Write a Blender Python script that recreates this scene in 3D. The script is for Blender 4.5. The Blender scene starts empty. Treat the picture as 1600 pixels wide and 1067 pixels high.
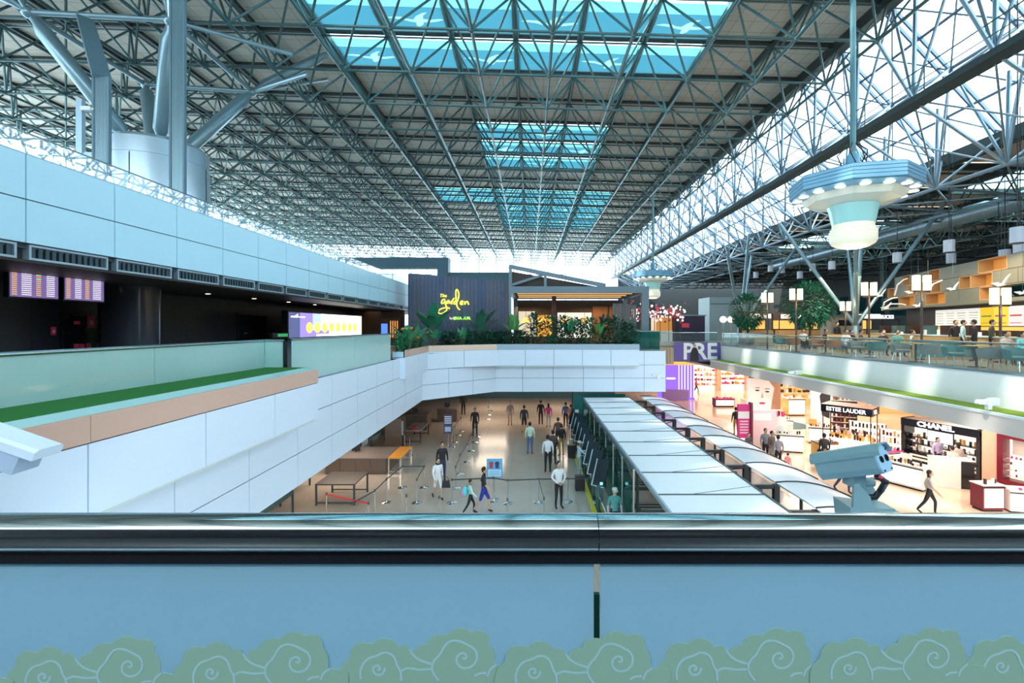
import bpy, bmesh, math, random
from mathutils import Vector, Matrix, Quaternion
from mathutils.geometry import tessellate_polygon
random.seed(7)
scene = bpy.context.scene
col = scene.collection
PI = math.pi
# ---------------------------------------------------------------- camera
F = 725.0; VX, VY = 828.0, 510.0; EYE = 6.8          # focal length and principal point in a 1600x1067 frame
cam = bpy.data.cameras.new('camera'); camo = bpy.data.objects.new('camera', cam); col.objects.link(camo)
camo.location = (0, 0, EYE); camo.rotation_euler = (PI/2, 0, 0)
cam.sensor_width = 36; cam.lens = F/1600*36
cam.shift_x = -(VX-800)/1600; cam.shift_y = -(533.5-VY)/1600
cam.clip_start = 0.05; cam.clip_end = 400
scene.camera = camo
# ---------------------------------------------------------------- sky, exposure
W = bpy.data.worlds.new('sky'); scene.world = W; W.use_nodes = True
bg = W.node_tree.nodes['Background']; bg.inputs[0].default_value = (0.74, 0.90, 1.0, 1); bg.inputs[1].default_value = 3.4
vs = scene.view_settings
vs.view_transform = 'Standard'; vs.look = 'None'; vs.gamma = 1; vs.use_curve_mapping = False; vs.exposure = 0.66
scene.cycles.use_denoising = True
scene.cycles.max_bounces = 8; scene.cycles.transparent_max_bounces = 24
scene.cycles.sample_clamp_indirect = 6
sun = bpy.data.lights.new('sun', 'SUN'); sun.energy = 7; sun.angle = .05; sun.color = (1,.96,.88)
suno = bpy.data.objects.new('sun', sun); col.objects.link(suno); suno.rotation_euler = Vector((13.0,5.0,-16)).to_track_quat('-Z','Y').to_euler()
def area(name, loc, sx, sy, power, colr, rot=(0,0,0)):
    l = bpy.data.lights.new(name, 'AREA'); l.shape = 'RECTANGLE'; l.size = sx; l.size_y = sy; l.energy = power; l.color = colr
    o = bpy.data.objects.new(name, l); o.location = loc; o.rotation_euler = rot; col.objects.link(o); return o
WARM = (1.0, .80, .62)
# ceiling luminaires of the shop floor, the checking hall and the cafe
for (x, y) in ((17,14),(17,21),(17,28),(24,17),(24,26),(19,36),(26,36),(14,44),(22,46)):
    area('shop_ceiling_light', (x, y, 3.78), 4, 4, 205, (1,.83,.70))
for (x, y) in ((-8.5,14),(-8.5,21),(-3,33),(3,33),(-3,38.5),(3,38.5)):
    area('hall_ceiling_light', (x, y, 2.82), 2.4, 2.4, 80, WARM)
for (x, y) in ((18,13),(18,20),(18.5,27),(20,37)):
    area('cafe_ceiling_light', (x, y, 9.8), 3, 3, 170, (1,.78,.52))
for (x, y) in ((0,35),(5,35)):
    area('restaurant_light', (x, y, 8.35), 2, 2, 60, (1,.62,.3))
for x in (-4, 4):  # added fill lamps behind the viewer, brighten the frosted near glass
    area('added_balcony_fill', (x, -2.5, 10.5), .7, .7, 170, (.85,.95,1))
area('soffit_light', (-11.5, 30, 7.9), 1.0, 10, 12, (1,.85,.65))
# ---------------------------------------------------------------- materials
def nodes(m):
    m.use_nodes = True; nt = m.node_tree; return nt, nt.nodes, nt.links
MC = {}
def mat(name, c, rough=.5, metal=0, em=None, es=0, var=.0, scale=3.0, bump=0, spec=.5, coat=0):
    if name in MC: return MC[name]
    m = bpy.data.materials.new(name); nt, N, L = nodes(m); b = N['Principled BSDF']
    b.inputs['Base Color'].default_value = (*c, 1); b.inputs['Roughness'].default_value = rough; b.inputs['Metallic'].default_value = metal
    b.inputs['Specular IOR Level'].default_value = spec; b.inputs['Coat Weight'].default_value = coat
    if em: b.inputs['Emission Color'].default_value = (*em, 1); b.inputs['Emission Strength'].default_value = es
    if var or bump:
        tc = N.new('ShaderNodeTexCoord'); nz = N.new('ShaderNodeTexNoise'); nz.inputs['Scale'].default_value = scale; nz.inputs['Detail'].default_value = 4
        L.new(tc.outputs['Object'], nz.inputs['Vector'])
        if var:
            mx = N.new('ShaderNodeMix'); mx.data_type = 'RGBA'
            mx.inputs[6].default_value = (*[v*(1-var) for v in c], 1); mx.inputs[7].default_value = (*[min(1, v*(1+var)) for v in c], 1)
            L.new(nz.outputs['Fac'], mx.inputs[0]); L.new(mx.outputs[2], b.inputs['Base Color'])
        if bump:
            bp = N.new('ShaderNodeBump'); bp.inputs['Strength'].default_value = bump; L.new(nz.outputs['Fac'], bp.inputs['Height']); L.new(bp.outputs[0], b.inputs['Normal'])
    MC[name] = m; return m
def emit(name, c, s):
    if name in MC: return MC[name]
    m = bpy.data.materials.new(name); nt, N, L = nodes(m); N.remove(N['Principled BSDF'])
    e = N.new('ShaderNodeEmission'); e.inputs[0].default_value = (*c, 1); e.inputs[1].default_value = s
    L.new(e.outputs[0], N['Material Output'].inputs[0]); MC[name] = m; return m
def glass(name, tint, dens=.0, body=(.6,.8,.8), ior=1.5, rough=.02):
    """thin sheet glass: clear/tinted transmission + Fresnel mirror + optional milky body"""
    if name in MC: return MC[name]
    m = bpy.data.materials.new(name); nt, N, L = nodes(m); N.remove(N['Principled BSDF'])
    t = N.new('ShaderNodeBsdfTransparent'); t.inputs[0].default_value = (*tint, 1)
    d = N.new('ShaderNodeBsdfDiffuse'); d.inputs[0].default_value = (*body, 1)
    tr = N.new('ShaderNodeBsdfTranslucent'); tr.inputs[0].default_value = (*body, 1)
    dd = N.new('ShaderNodeMixShader'); dd.inputs[0].default_value = .5; L.new(d.outputs[0], dd.inputs[1]); L.new(tr.outputs[0], dd.inputs[2])
    m1 = N.new('ShaderNodeMixShader'); m1.inputs[0].default_value = dens; L.new(t.outputs[0], m1.inputs[1]); L.new(dd.outputs[0], m1.inputs[2])
    g = N.new('ShaderNodeBsdfGlossy'); g.inputs['Roughness'].default_value = rough
    fr = N.new('ShaderNodeFresnel'); fr.inputs[0].default_value = ior
    gm = N.new('ShaderNodeNewGeometry'); iv = N.new('ShaderNodeMath'); iv.operation = 'SUBTRACT'; iv.inputs[0].default_value = 1; L.new(gm.outputs['Backfacing'], iv.inputs[1])
    ml = N.new('ShaderNodeMath'); ml.operation = 'MULTIPLY'; L.new(fr.outputs[0], ml.inputs[0]); L.new(iv.outputs[0], ml.inputs[1])
    m2 = N.new('ShaderNodeMixShader'); L.new(ml.outputs[0], m2.inputs[0]); L.new(m1.outputs[0], m2.inputs[1]); L.new(g.outputs[0], m2.inputs[2])
    L.new(m2.outputs[0], N['Material Output'].inputs[0]); MC[name] = m; return m
def film(name, c):
    """printed fabric film under a rooflight: lets tinted daylight through"""
    if name in MC: return MC[name]
    m = bpy.data.materials.new(name); nt, N, L = nodes(m); N.remove(N['Principled BSDF'])
    d = N.new('ShaderNodeBsdfDiffuse'); d.inputs[0].default_value = (*c, 1)
    tr = N.new('ShaderNodeBsdfTranslucent'); tr.inputs[0].default_value = (*c, 1)
    x = N.new('ShaderNodeMixShader'); x.inputs[0].default_value = .85; L.new(d.outputs[0], x.inputs[1]); L.new(tr.outputs[0], x.inputs[2])
    L.new(x.outputs[0], N['Material Output'].inputs[0]); MC[name] = m; return m
def lined(name, c, line, sx, sy, sz, w, rough=.5, metal=0, var=.06):
    """object-space grid of thin joint lines (fine relief on a panel too small to build)"""
    m = mat(name, c, rough, metal, var=var, scale=1.3); nt, N, L = nodes(m); b = N['Principled BSDF']
    prev = b.inputs['Base Color'].links[0].from_socket
    g = N.new('ShaderNodeNewGeometry'); sp = N.new('ShaderNodeSeparateXYZ'); L.new(g.outputs['Position'], sp.inputs[0])
    for i, s in enumerate((sx, sy, sz)):
        if not s: continue
        a = N.new('ShaderNodeMath'); a.operation = 'DIVIDE'; a.inputs[1].default_value = s; L.new(sp.outputs[i], a.inputs[0])
        f = N.new('ShaderNodeMath'); f.operation = 'FRACT'; L.new(a.outputs[0], f.inputs[0])
        k = N.new('ShaderNodeMath'); k.operation = 'LESS_THAN'; k.inputs[1].default_value = w/s; L.new(f.outputs[0], k.inputs[0])
        mx = N.new('ShaderNodeMix'); mx.data_type = 'RGBA'; L.new(k.outputs[0], mx.inputs[0]); L.new(prev, mx.inputs[6]); mx.inputs[7].default_value = (*line, 1)
        prev = mx.outputs[2]
    L.new(prev, b.inputs['Base Color']); return m
M = {}
M['panel_blue'] = mat('panel_blue', (.53,.84,1.0), .35, var=.02)
M['panel_white'] = mat('panel_white', (.68,.79,.92), .35, var=.02)
M['joint'] = mat('joint_dark', (.05,.07,.09), .8)
M['steel'] = mat('frame_steel', (.085,.165,.17), .38, .5, var=.1)
M['steel_dark'] = mat('frame_steel_dark', (.05,.07,.07), .5, .4)
M['steel_light'] = mat('frame_steel_light', (.24,.34,.40), .3, .6, var=.08)
M['tube_blue'] = mat('tube_blue', (.24,.37,.42), .28, .5, var=.06)
M['roof'] = lined('roof_panel', (.57,.54,.46), (.27,.26,.22), .825, .825, 0, .03, .6)
M['roof2'] = lined('roof_panel_wing', (.62,.46,.35), (.26,.2,.16), 1.1, 1.1, 0, .03, .6)
M['chrome'] = mat('chrome', (.75,.80,.82), .12, 1)
M['rail'] = mat('rail_steel', (.42,.50,.53), .10, 1)
M['black'] = mat('black', (.012,.013,.016), .4)
M['black_gloss'] = mat('black_gloss', (.01,.012,.018), .12)
M['dark_wall'] = lined('dark_wall', (.018,.022,.032), (.006,.007,.01), 0, 1.2, 0, .03, .35)
M['white'] = mat('white', (.85,.86,.86), .4)
M['white_gloss'] = mat('white_gloss', (.88,.88,.88), .15)
M['floor'] = lined('hall_floor', (.50,.43,.36), (.38,.32,.27), .9, .9, 0, .012, .16, var=.10)
M['shop_floor'] = lined('shop_floor', (.78,.60,.46), (.62,.46,.36), 1.2, 1.2, 0, .012, .14, var=.05)
M['floor_up'] = mat('upper_floor', (.24,.20,.17), .3, var=.1)
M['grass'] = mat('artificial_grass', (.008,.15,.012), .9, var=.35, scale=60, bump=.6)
M['grass_lit'] = mat('artificial_grass_lit_tone', (.26,.36,.02), .9, var=.3, scale=60, bump=.6)  # lit look of the right ledge grass put into its colour
M['brown'] = mat('bronze_trim', (.64,.43,.34), .4, .1)
M['wood_dark'] = mat('dark_plank', (.06,.065,.085), .55, var=.3, scale=5)
M['teal'] = mat('teal_paint', (.05,.13,.17), .45)
M['rail_glass'] = glass('rail_glass', (.85,.99,.98), .72, (.74,.99,.97))
M['mirror_glass'] = glass('mirror_glass', (.8,.93,.97), .25, (.7,.85,.95), 3.6)
M['rail_glass_clear'] = glass('rail_glass_clear', (.88,.96,.95), .03, (.6,.75,.75))
M['sky_glass'] = glass('sky_glass', (.95,.98,1.0), .03, (.9,.95,1), 1.12)
M['green_glass'] = glass('green_glass', (.40,.72,.68), .12, (.08,.30,.30))
# ---------------------------------------------------------------- mesh helpers
class MB:
    def __init__(s): s.v = []; s.f = []; s.m = []; s.mi = 0
    def add(s, vs, fs):
        k = len(s.v); s.v += [tuple(v) for v in vs]; s.f += [tuple(i+k for i in f) for f in fs]; s.m += [s.mi]*len(fs); return s
    def box(s, a, b):
        (x0,y0,z0),(x1,y1,z1) = a, b
        return s.add([(x0,y0,z0),(x1,y0,z0),(x1,y1,z0),(x0,y1,z0),(x0,y0,z1),(x1,y0,z1),(x1,y1,z1),(x0,y1,z1)],
              [(3,2,1,0),(4,5,6,7),(0,1,5,4),(1,2,6,5),(2,3,7,6),(3,0,4,7)])
    def bar(s, p, q, w, h):
        p, q = Vector(p), Vector(q); d = (q-p).normalized()
        u = d.cross(Vector((0,0,1))) if abs(d.z) < .95 else Vector((1,0,0)); u.normalize(); n = u.cross(d)
        vs = [c+u*w/2*i+n*h/2*j for c in (p,q) for (i,j) in ((-1,-1),(1,-1),(1,1),(-1,1))]
        return s.add(vs, [(0,1,2,3),(7,6,5,4),(0,4,5,1),(1,5,6,2),(2,6,7,3),(3,7,4,0)])
    def tube(s, p, q, r, n=6, r2=None, cap=True):
        p, q = Vector(p), Vector(q); d = (q-p).normalized(); r2 = r if r2 is None else r2
        u = d.cross(Vector((0,0,1))) if abs(d.z) < .95 else d.cross(Vector((1,0,0))); u.normalize(); w = d.cross(u)
        vs = [c+(u*math.cos(2*PI*i/n)+w*math.sin(2*PI*i/n))*rr for c, rr in ((p,r),(q,r2)) for i in range(n)]
        fs = [(i,(i+1)%n,n+(i+1)%n,n+i) for i in range(n)]
        if cap: fs += [tuple(range(n-1,-1,-1)), tuple(range(n,2*n))]
        return s.add(vs, fs)
    def path(s, pts, r, n=6):
        pts = [Vector(p) for p in pts]
        rings = []
        for i, p in enumerate(pts):
            d = (pts[min(i+1,len(pts)-1)]-pts[max(i-1,0)]).normalized()
            u = d.cross(Vector((0,0,1))) if abs(d.z) < .95 else d.cross(Vector((0,1,0))); u.normalize(); w = d.cross(u)
            rr = r[i] if isinstance(r, (list,tuple)) else r
            rings.append([p+(u*math.cos(2*PI*k/n)+w*math.sin(2*PI*k/n))*rr for k in range(n)])
        fs = [(i*n+k, i*n+(k+1)%n, (i+1)*n+(k+1)%n, (i+1)*n+k) for i in range(len(pts)-1) for k in range(n)]
        fs += [tuple(range(n-1,-1,-1)), tuple((len(pts)-1)*n+k for k in range(n))]
        return s.add([v for r_ in rings for v in r_], fs)
    def lathe(s, prof, n=16, c=(0,0,0), cap=True):
        vs = [(c[0]+r*math.cos(2*PI*i/n), c[1]+r*math.sin(2*PI*i/n), c[2]+z) for r, z in prof for i in range(n)]
        fs = [(k*n+i, k*n+(i+1)%n, (k+1)*n+(i+1)%n, (k+1)*n+i) for k in range(len(prof)-1) for i in range(n)]
        if cap: fs += [tuple(range(n-1,-1,-1)), tuple((len(prof)-1)*n+i for i in range(n))]
        return s.add(vs, fs)
    def ball(s, c, r, n=10, k=6, sc=(1,1,1)):
        vs = [(c[0], c[1], c[2]-r*sc[2])]; fs = []
        for j in range(1, k):
            t = PI*j/k
            vs += [(c[0]+r*sc[0]*math.sin(t)*math.cos(2*PI*i/n), c[1]+r*sc[1]*math.sin(t)*math.sin(2*PI*i/n), c[2]-r*sc[2]*math.cos(t)) for i in range(n)]
        vs.append((c[0], c[1], c[2]+r*sc[2]))
        for i in range(n): fs.append((0, 1+(i+1)%n, 1+i))
        for j in range(k-2):
            for i in range(n): fs.append((1+j*n+i, 1+j*n+(i+1)%n, 1+(j+1)*n+(i+1)%n, 1+(j+1)*n+i))
        t0 = 1+(k-2)*n; e = len(vs)-1
        for i in range(n): fs.append((t0+i, t0+(i+1)%n, e))
        return s.add(vs, fs)
    def prism(s, poly, ext):
        """poly: list of 3d points (planar), ext: vector"""
        n = len(poly); e = Vector(ext); vs = [Vector(p) for p in poly]; vs += [p+e for p in vs]
        return s.add(vs, [tuple(range(n)), tuple(range(2*n-1,n-1,-1))]+[(i,n+i,n+(i+1)%n,(i+1)%n) for i in range(n)])
    def mesh(s, name, mats, smooth=False):
        me = bpy.data.meshes.new(name); me.from_pydata(s.v, [], s.f)
        for m in (mats if isinstance(mats, (list,tuple)) else [mats]): me.materials.append(M[m] if isinstance(m, str) else m)
        if any(s.m): me.polygons.foreach_set('material_index', s.m)
        bm = bmesh.new(); bm.from_mesh(me); bmesh.ops.recalc_face_normals(bm, faces=bm.faces); bm.to_mesh(me); bm.free()
        if smooth:
            me.polygons.foreach_set('use_smooth', [True]*len(me.polygons))
            try: me.set_sharp_from_angle(angle=math.radians(40))
            except Exception: pass
        me.update(); return me
def link(name, data, parent=None):
    o = bpy.data.objects.new(name, data); col.objects.link(o)
    if parent: o.parent = parent
    return o
def obj(name, mb, mats, parent=None, smooth=False, loc=None, kind=None, label=None):
    o = link(name, mb.mesh(name, mats, smooth), parent)
    if loc: o.location = loc
    if kind: o['kind'] = kind
    if label: o['label'] = label
    return o
def thing(name, label, cat, loc=(0,0,0), rz=0, group=None):
    o = link(name, None); o.empty_display_size = .1; o.location = loc; o.rotation_euler = (0,0,rz)
    o['label'] = label; o['category'] = cat
    if group: o['group'] = group
    return o
def tag(o, label, cat, group=None):
    o['label'] = label; o['category'] = cat
    if group: o['group'] = group
    return o
def struct(name, mb, mats, label, cat, smooth=False):
    o = obj(name, mb, mats, None, smooth) if mb else link(name, None)
    o['kind'] = 'structure'; o['label'] = label; o['category'] = cat; return o
UC = {}
def ubox(m):
    k = ('b', m)
    if k not in UC: UC[k] = MB().box((-.5,-.5,-.5),(.5,.5,.5)).mesh('unit_box', m)
    return UC[k]
def utube(m, n=6):
    k = ('t', m, n)
    if k not in UC: UC[k] = MB().tube((0,0,0),(0,0,1),1,n).mesh('unit_tube', m, True)
    return UC[k]
def pbox(name, a, b, m, parent=None, rz=0):
    o = link(name, ubox(m), parent); o.location = [(p+q)/2 for p, q in zip(a,b)]; o.scale = [max(abs(q-p), 1e-4) for p, q in zip(a,b)]; o.rotation_euler = (0,0,rz); return o
def ptube(name, p, q, r, m, parent=None, n=6):
    p, q = Vector(p), Vector(q); d = q-p
    o = link(name, utube(m, n), parent); o.rotation_mode = 'QUATERNION'; o.location = p; o.rotation_quaternion = d.to_track_quat('Z','Y'); o.scale = (r, r, d.length); return o
def P(px, py, d): return ((px-VX)/F*d, d, EYE-(py-VY)/F*d)      # photo pixel at depth d -> world point
def FL(px, py): d = EYE*F/(py-VY); return ((px-VX)/F*d, d)      # photo pixel on the lower floor -> world x, y
def txt(name, s, size, m, parent, loc, rot, ext=.01, font_shear=0, sx=1, bold=0, align='CENTER'):
    c = bpy.data.curves.new(name, 'FONT'); c.body = s; c.size = size; c.extrude = ext; c.align_x = align; c.align_y = 'CENTER'; c.shear = font_shear; c.offset = bold; c.resolution_u = 3
    o = bpy.data.objects.new(name, c); col.objects.link(o); dg = bpy.context.evaluated_depsgraph_get()
    me = bpy.data.meshes.new_from_object(o.evaluated_get(dg)); bpy.data.objects.remove(o); me.materials.clear(); me.materials.append(M[m] if isinstance(m, str) else m)
    t = link(name, me, parent); t.location = loc; t.rotation_euler = rot; t.scale = (sx,1,1); return t
ORD = ['first','second','third','fourth','fifth','sixth','seventh','eighth','ninth','tenth','eleventh','twelfth','thirteenth','fourteenth','fifteenth','sixteenth','seventeenth','eighteenth','nineteenth','twentieth']
# ================================================================ STRUCTURE
A = 3.3                                   # bay of the roof space frame
def zr(x): return -.028*x                 # the roof falls gently to the right
ZT, ZB = EYE+14.65, EYE+12.0
def top(i, j): x = (i-.22)*A; return Vector((x, (j+.22)*A, ZT+zr(x)))
def bot(i, j): x = (i+.28)*A; return Vector((x, (j+.72)*A, ZB+zr(x)))
I0, I1, J0, J1 = -13, 5, -4, 27
def is_sky(i, j):                         # roof cells i..i+1, j..j+1 glazed?
    if 1 <= j <= 7: return -3 <= i <= 2
    if 10 <= j <= 12: return -1 <= i <= 1
    if 15 <= j <= 16: return -3 <= i <= 2
    if 17 <= j <= 20: return -1 <= i <= 2
    return False
# --- roof deck: panels
ceil = struct('ceiling', None, None, 'vast flat tan panelled roof over the terminal hall', 'ceiling')
cells = []
for i in range(I0, I1):
    for j in range(J0, J1):
        if is_sky(i, j): continue
        c = (top(i,j)+top(i+1,j+1))/2
        seen = c.y > 5 and abs(c.x) < c.y*1.25
        cells.append(((c-Vector((0,0,EYE))).length if seen else 1e3+c.length, i, j))
cells.sort()
pm = {}
rest = MB()
for k, (d, i, j) in enumerate(cells):
    a, b = top(i,j), top(i+1,j+1)
    x0, x1, y0, y1 = a.x+.09, b.x-.09, a.y+.09, b.y-.09
    if k < 290:
        if 'p' not in pm:
            w, h = x1-x0, y1-y0
            pm['p'] = MB().add([(-w/2,-h/2,-zr(w/2)),(w/2,-h/2,zr(w/2)),(w/2,h/2,zr(w/2)),(-w/2,h/2,-zr(w/2)),(-w/2,-h/2,.1-zr(w/2)),(w/2,-h/2,.1+zr(w/2)),(w/2,h/2,.1+zr(w/2)),(-w/2,h/2,.1-zr(w/2))],
                [(3,2,1,0),(4,5,6,7),(0,1,5,4),(1,2,6,5),(2,3,7,6),(3,0,4,7)]).mesh('roof_panel', 'roof')
        o = link('roof_panel', pm['p'], ceil); o.location = ((x0+x1)/2, (y0+y1)/2, (a.z+b.z)/2+.30)
    else:
        za, zb_ = a.z+.30, b.z+.30
        rest.add([(x0,y0,za),(x1,y0,zb_),(x1,y1,zb_),(x0,y1,za)], [(0,1,2,3)])
obj('roof_panel_field', rest, 'roof', ceil, kind='stuff')
pur = MB()
for i in range(I0, I1+1):
    p, q = top(i,J0), top(i,J1); pur.box((p.x-.11,p.y,p.z+.12),(p.x+.11,q.y,p.z+.42))
for j in range(J0, J1+1):
    p, q = top(I0,j), top(I1,j); pur.bar((p.x,p.y,p.z+.27),(q.x,q.y,q.z+.27),.17,.26)
obj('purlin_grid', pur, 'steel_dark', ceil)
e0, e1 = top(I1,J0), top(I1,J1)
obj('edge_girder', MB().box((e0.x-.25,e0.y,e0.z-.25),(e0.x+.25,e1.y,e0.z+.5)), 'steel_dark', ceil)
# --- skylights
M['film_deep'] = film('film_deep', (.022,.09,.12)); M['film_mid'] = film('film_mid', (.075,.27,.31)); M['film_pale'] = film('film_pale', (.75,.95,.96)); M['film_bird'] = film('film_bird', (.115,.24,.19))
M['sky_bar'] = film('skylight_bar', (.6,.8,.8))
bird = [(-1.15,.10),(-.85,.22),(-.50,.20),(-.28,.02),(-.05,-.02),(.10,.30),(.42,.62),(.60,.66),(.40,.36),(.36,.06),(.62,-.02),(1.05,.10),(1.22,.02),(.92,-.16),(.60,-.26),(.34,-.26),(.28,-.52),(.10,-.70),(.0,-.62),(.02,-.30),(-.22,-.22),(-.48,-.06),(-.72,.0)]
wn = 1
for (ia, ib, ja, jb) in ((-3,2,1,7),(-1,1,10,12),(-3,2,15,16),(-1,2,17,20)):
    w = struct('window_%d' % wn, None, None, ['long glazed rooflight nearest overhead printed with blue flying birds','square blue rooflight in the middle of the roof, three bays wide','broad blue rooflight far down the roof','narrow farthest blue rooflight beyond the broad one'][wn-1], 'skylight'); wn += 1
    for i in range(ia, ib+1):
        for j in range(ja, jb+1):
            a, b = top(i,j), top(i+1,j+1); x0, x1, y0, y1 = a.x+.12, b.x-.12, a.y+.10, b.y-.10; h = y1-y0
            def sheet(nm, u0, u1, m, dz):
                mb = MB(); za, zb2 = a.z+dz, b.z+dz
                if nm == 'printed_film': return obj(nm, mb.add([(x0,y0+h*u0,za),(x1,y0+h*u0,zb2),(x1,y0+h*u1,zb2),(x0,y0+h*u1,za)], [(0,1,2,3)]), m, w)
                mb.add([(x0,y0+h*u0,za),(x1,y0+h*u0,zb2),(x1,y0+h*u1,zb2),(x0,y0+h*u1,za),(x0,y0+h*u0,za+.02),(x1,y0+h*u0,zb2+.02),(x1,y0+h*u1,zb2+.02),(x0,y0+h*u1,za+.02)],
                       [(3,2,1,0),(4,5,6,7),(0,1,5,4),(1,2,6,5),(2,3,7,6),(3,0,4,7)])
                return obj(nm, mb, m, w)
            if (i+j) % 2 == 0:
                cx, cy = (x0+x1)/2, y0+h*.71; s = 1.2
                pts = [(cx+u*s, cy-v*s*.66) for u, v in bird]
                z_ = lambda x: a.z+.30+zr(x-a.x); loops = [[Vector((x,y,0)) for x, y in lp] for lp in ([(x0,y0+h*.42),(x1,y0+h*.42),(x1,y1),(x0,y1)], pts)]
                tr = tessellate_polygon(loops); fv = [(v.x,v.y,z_(v.x)) for lp in loops for v in lp]
                obj('printed_film', MB().add(fv, [tuple(q) for q in tr]), 'film_deep', w)
                obj('bird_print', MB().add([(x,y,z_(x)) for x, y in pts], [tuple(range(len(pts)))]), 'film_bird', w)
            else: sheet('printed_film', .42, 1.0, 'film_deep', .30)
            sheet('printed_film', .18, .42, 'film_mid', .30);
            sheet('pane', 0, 1, 'sky_glass', .42)
    for i in range(ia, ib+2):
        p, q = top(i,ja), top(i,jb+1); obj('glazing_bar', MB().box((p.x-.15,p.y,p.z+.1),(p.x+.15,q.y,p.z+.24)), 'sky_bar', w)
# --- roof space frame: nodes, chords, web members
sf = struct('ceiling_frame', None, None, 'teal steel tube space frame hanging under the whole roof', 'space frame')
segs = []
for i in range(I0, I1+1):
    for j in range(J0, J1+1):
        t = top(i,j)
        if i < I1: segs.append(('top_chord', t, top(i+1,j), .05))
        if j < J1: segs.append(('top_chord', t, top(i,j+1), .05))
        if i < I1 and j < J1:
            b = bot(i,j)
            if i < I1-1: segs.append(('bottom_chord', b, bot(i+1,j), .062))
            if j < J1-1: segs.append(('bottom_chord', b, bot(i,j+1), .075))
            for (di,dj) in ((0,0),(1,0),(0,1),(1,1)): segs.append(('web_strut', b, top(i+di,j+dj), .052))
def near(s):
    c = (s[1]+s[2])/2; pxx = VX+F*c.x/max(c.y,.1); pyy = VY-F*(c.z-EYE)/max(c.y,.1)
    return c.length if (c.y > 1 and -120 < pxx < 1720 and pyy > -120) else 1e4+c.length
segs.sort(key=near); cnt = {}; rest = {}
for nm, p, q, r in segs:
    cnt[nm] = cnt.get(nm, 0)+1
    if cnt[nm] <= 270: ptube(nm, p, q, r, 'steel', sf)
    else: rest.setdefault(nm, MB()).tube(p, q, r, 4, cap=False)
for nm, mb in rest.items(): obj(nm+'_field', mb, 'steel', sf, kind='stuff')
nb = MB()
for i in range(I0, I1):
    for j in range(J0, J1):
        b = bot(i,j)
        if b.y > 2: nb.ball(b, .13, 6, 4)
obj('ball_node_field', nb, 'steel', sf, True, kind='stuff')
# --- sloped glazing along the right of the hall
gx0, gz0, gx1, gz1 = top(I1,0).x+.25, EYE+14.2, 21.2, EYE+8.65
gl = struct('window_5', None, None, 'long steep band of white glazing down the right side of the hall', 'glazing')
sd = Vector((gx1-gx0, 0, gz1-gz0)); NR = 4
ys = [(j+.22)*A for j in range(-2, J1+1)]
for k in range(NR):
    p, q = Vector((gx0,0,gz0))+sd*(k/NR), Vector((gx0,0,gz0))+sd*((k+1)/NR)
    for y0, y1 in zip(ys[:-1], ys[1:]):
        obj('pane', MB().add([(p.x,y0,p.z),(p.x,y1,p.z),(q.x,y1,q.z),(q.x,y0,q.z)], [(0,1,2,3)]), 'sky_glass', gl)
M['mullion'] = mat('mullion_blue', (.16,.24,.34), .4, .4)
for k in range(NR+1):
    p = Vector((gx0,0,gz0))+sd*(k/NR); ptube('transom', (p.x-.06,ys[0],p.z-.08), (p.x-.06,ys[-1],p.z-.08), .07, 'mullion', gl)
for y in ys:
    for dy in (0, .38): 
        obj('mullion', MB().bar((gx0-.05,y+dy,gz0-.06),(gx1-.05,y+dy,gz1-.06),.09,.14), 'mullion', gl)
obj('eaves_girder', MB().box((gx1-.25,ys[0],gz1-.55),(gx1+.25,ys[-1],gz1+.05)), 'steel_dark', gl)
# inner lattice of the slope
lat = struct('wall_right_frame', None, None, 'blue steel lattice girders following the sloped glazing', 'space frame')
so = [Vector((gx0,0,gz0))+sd*t for t in (.0,.5,1.0)]
si = [Vector((bot(I1-1,0).x,0,ZB+zr(14))), Vector((15.6,0,EYE+9.2)), Vector((19.4,0,EYE+6.6)), Vector((23.4,0,EYE+6.3))]
segs = []
for j in range(-1, J1-1):
    y = (j+.72)*A; yo = (j+.22)*A
    for k in range(3):
        a = si[k]+Vector((0,y,0)); segs.append(('inner_chord', a, si[k+1]+Vector((0,y,0)), .075))
    for k in range(1,4):
        a = si[k]+Vector((0,y,0)); segs.append(('rail_chord', a, si[k]+Vector((0,y+A,0)), .085))
        for yy in (yo, yo+A):
            if k < 3: segs.append(('lattice_strut', a, so[k-1]+Vector((0,yy,0)), .06)); segs.append(('lattice_strut', a, so[k]+Vector((0,yy,0)), .06))
            if k < 3: segs.append(('cross_brace', a, si[k+1]+Vector((0,y+A*(1 if yy==yo else -1),0)), .04))
    for k in range(3):
        segs.append(('outer_chord', so[k]+Vector((0,yo,0)), so[k]+Vector((0,yo+A,0)), .06))
    segs.append(('hanger_post', si[1]+Vector((0,y,0)), (si[1].x+.1, y, EYE+14.0), .085))
    segs.append(('hanger_post', si[2]+Vector((0,y,0)), (si[2].x+.1, y, EYE+10.4), .085))
    for (u,v) in ((0,1),(1,2)):
        segs.append(('outer_brace', so[u]+Vector((.0,yo,-.1)), so[v]+Vector((0,yo+A,-.1)), .04)); segs.append(('outer_brace', so[v]+Vector((0,yo,-.1)), so[u]+Vector((0,yo+A,-.1)), .04))
for nm, p, q, r in segs: ptube(nm, p, q, r, 'steel_light', lat)
cw = struct('trim_1', None, None, 'dark maintenance walkway beam running along the sloped glazing', 'walkway')
obj('beam', MB().box((15.3,-4,EYE+8.95),(16.0,88,EYE+9.2)), 'steel_dark', cw)
for k in range(27): 
    y = 2+k*3.2; ptube('rail_post', (15.3,y,EYE+9.2), (15.3,y,EYE+10.1), .025, 'steel', cw)
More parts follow.
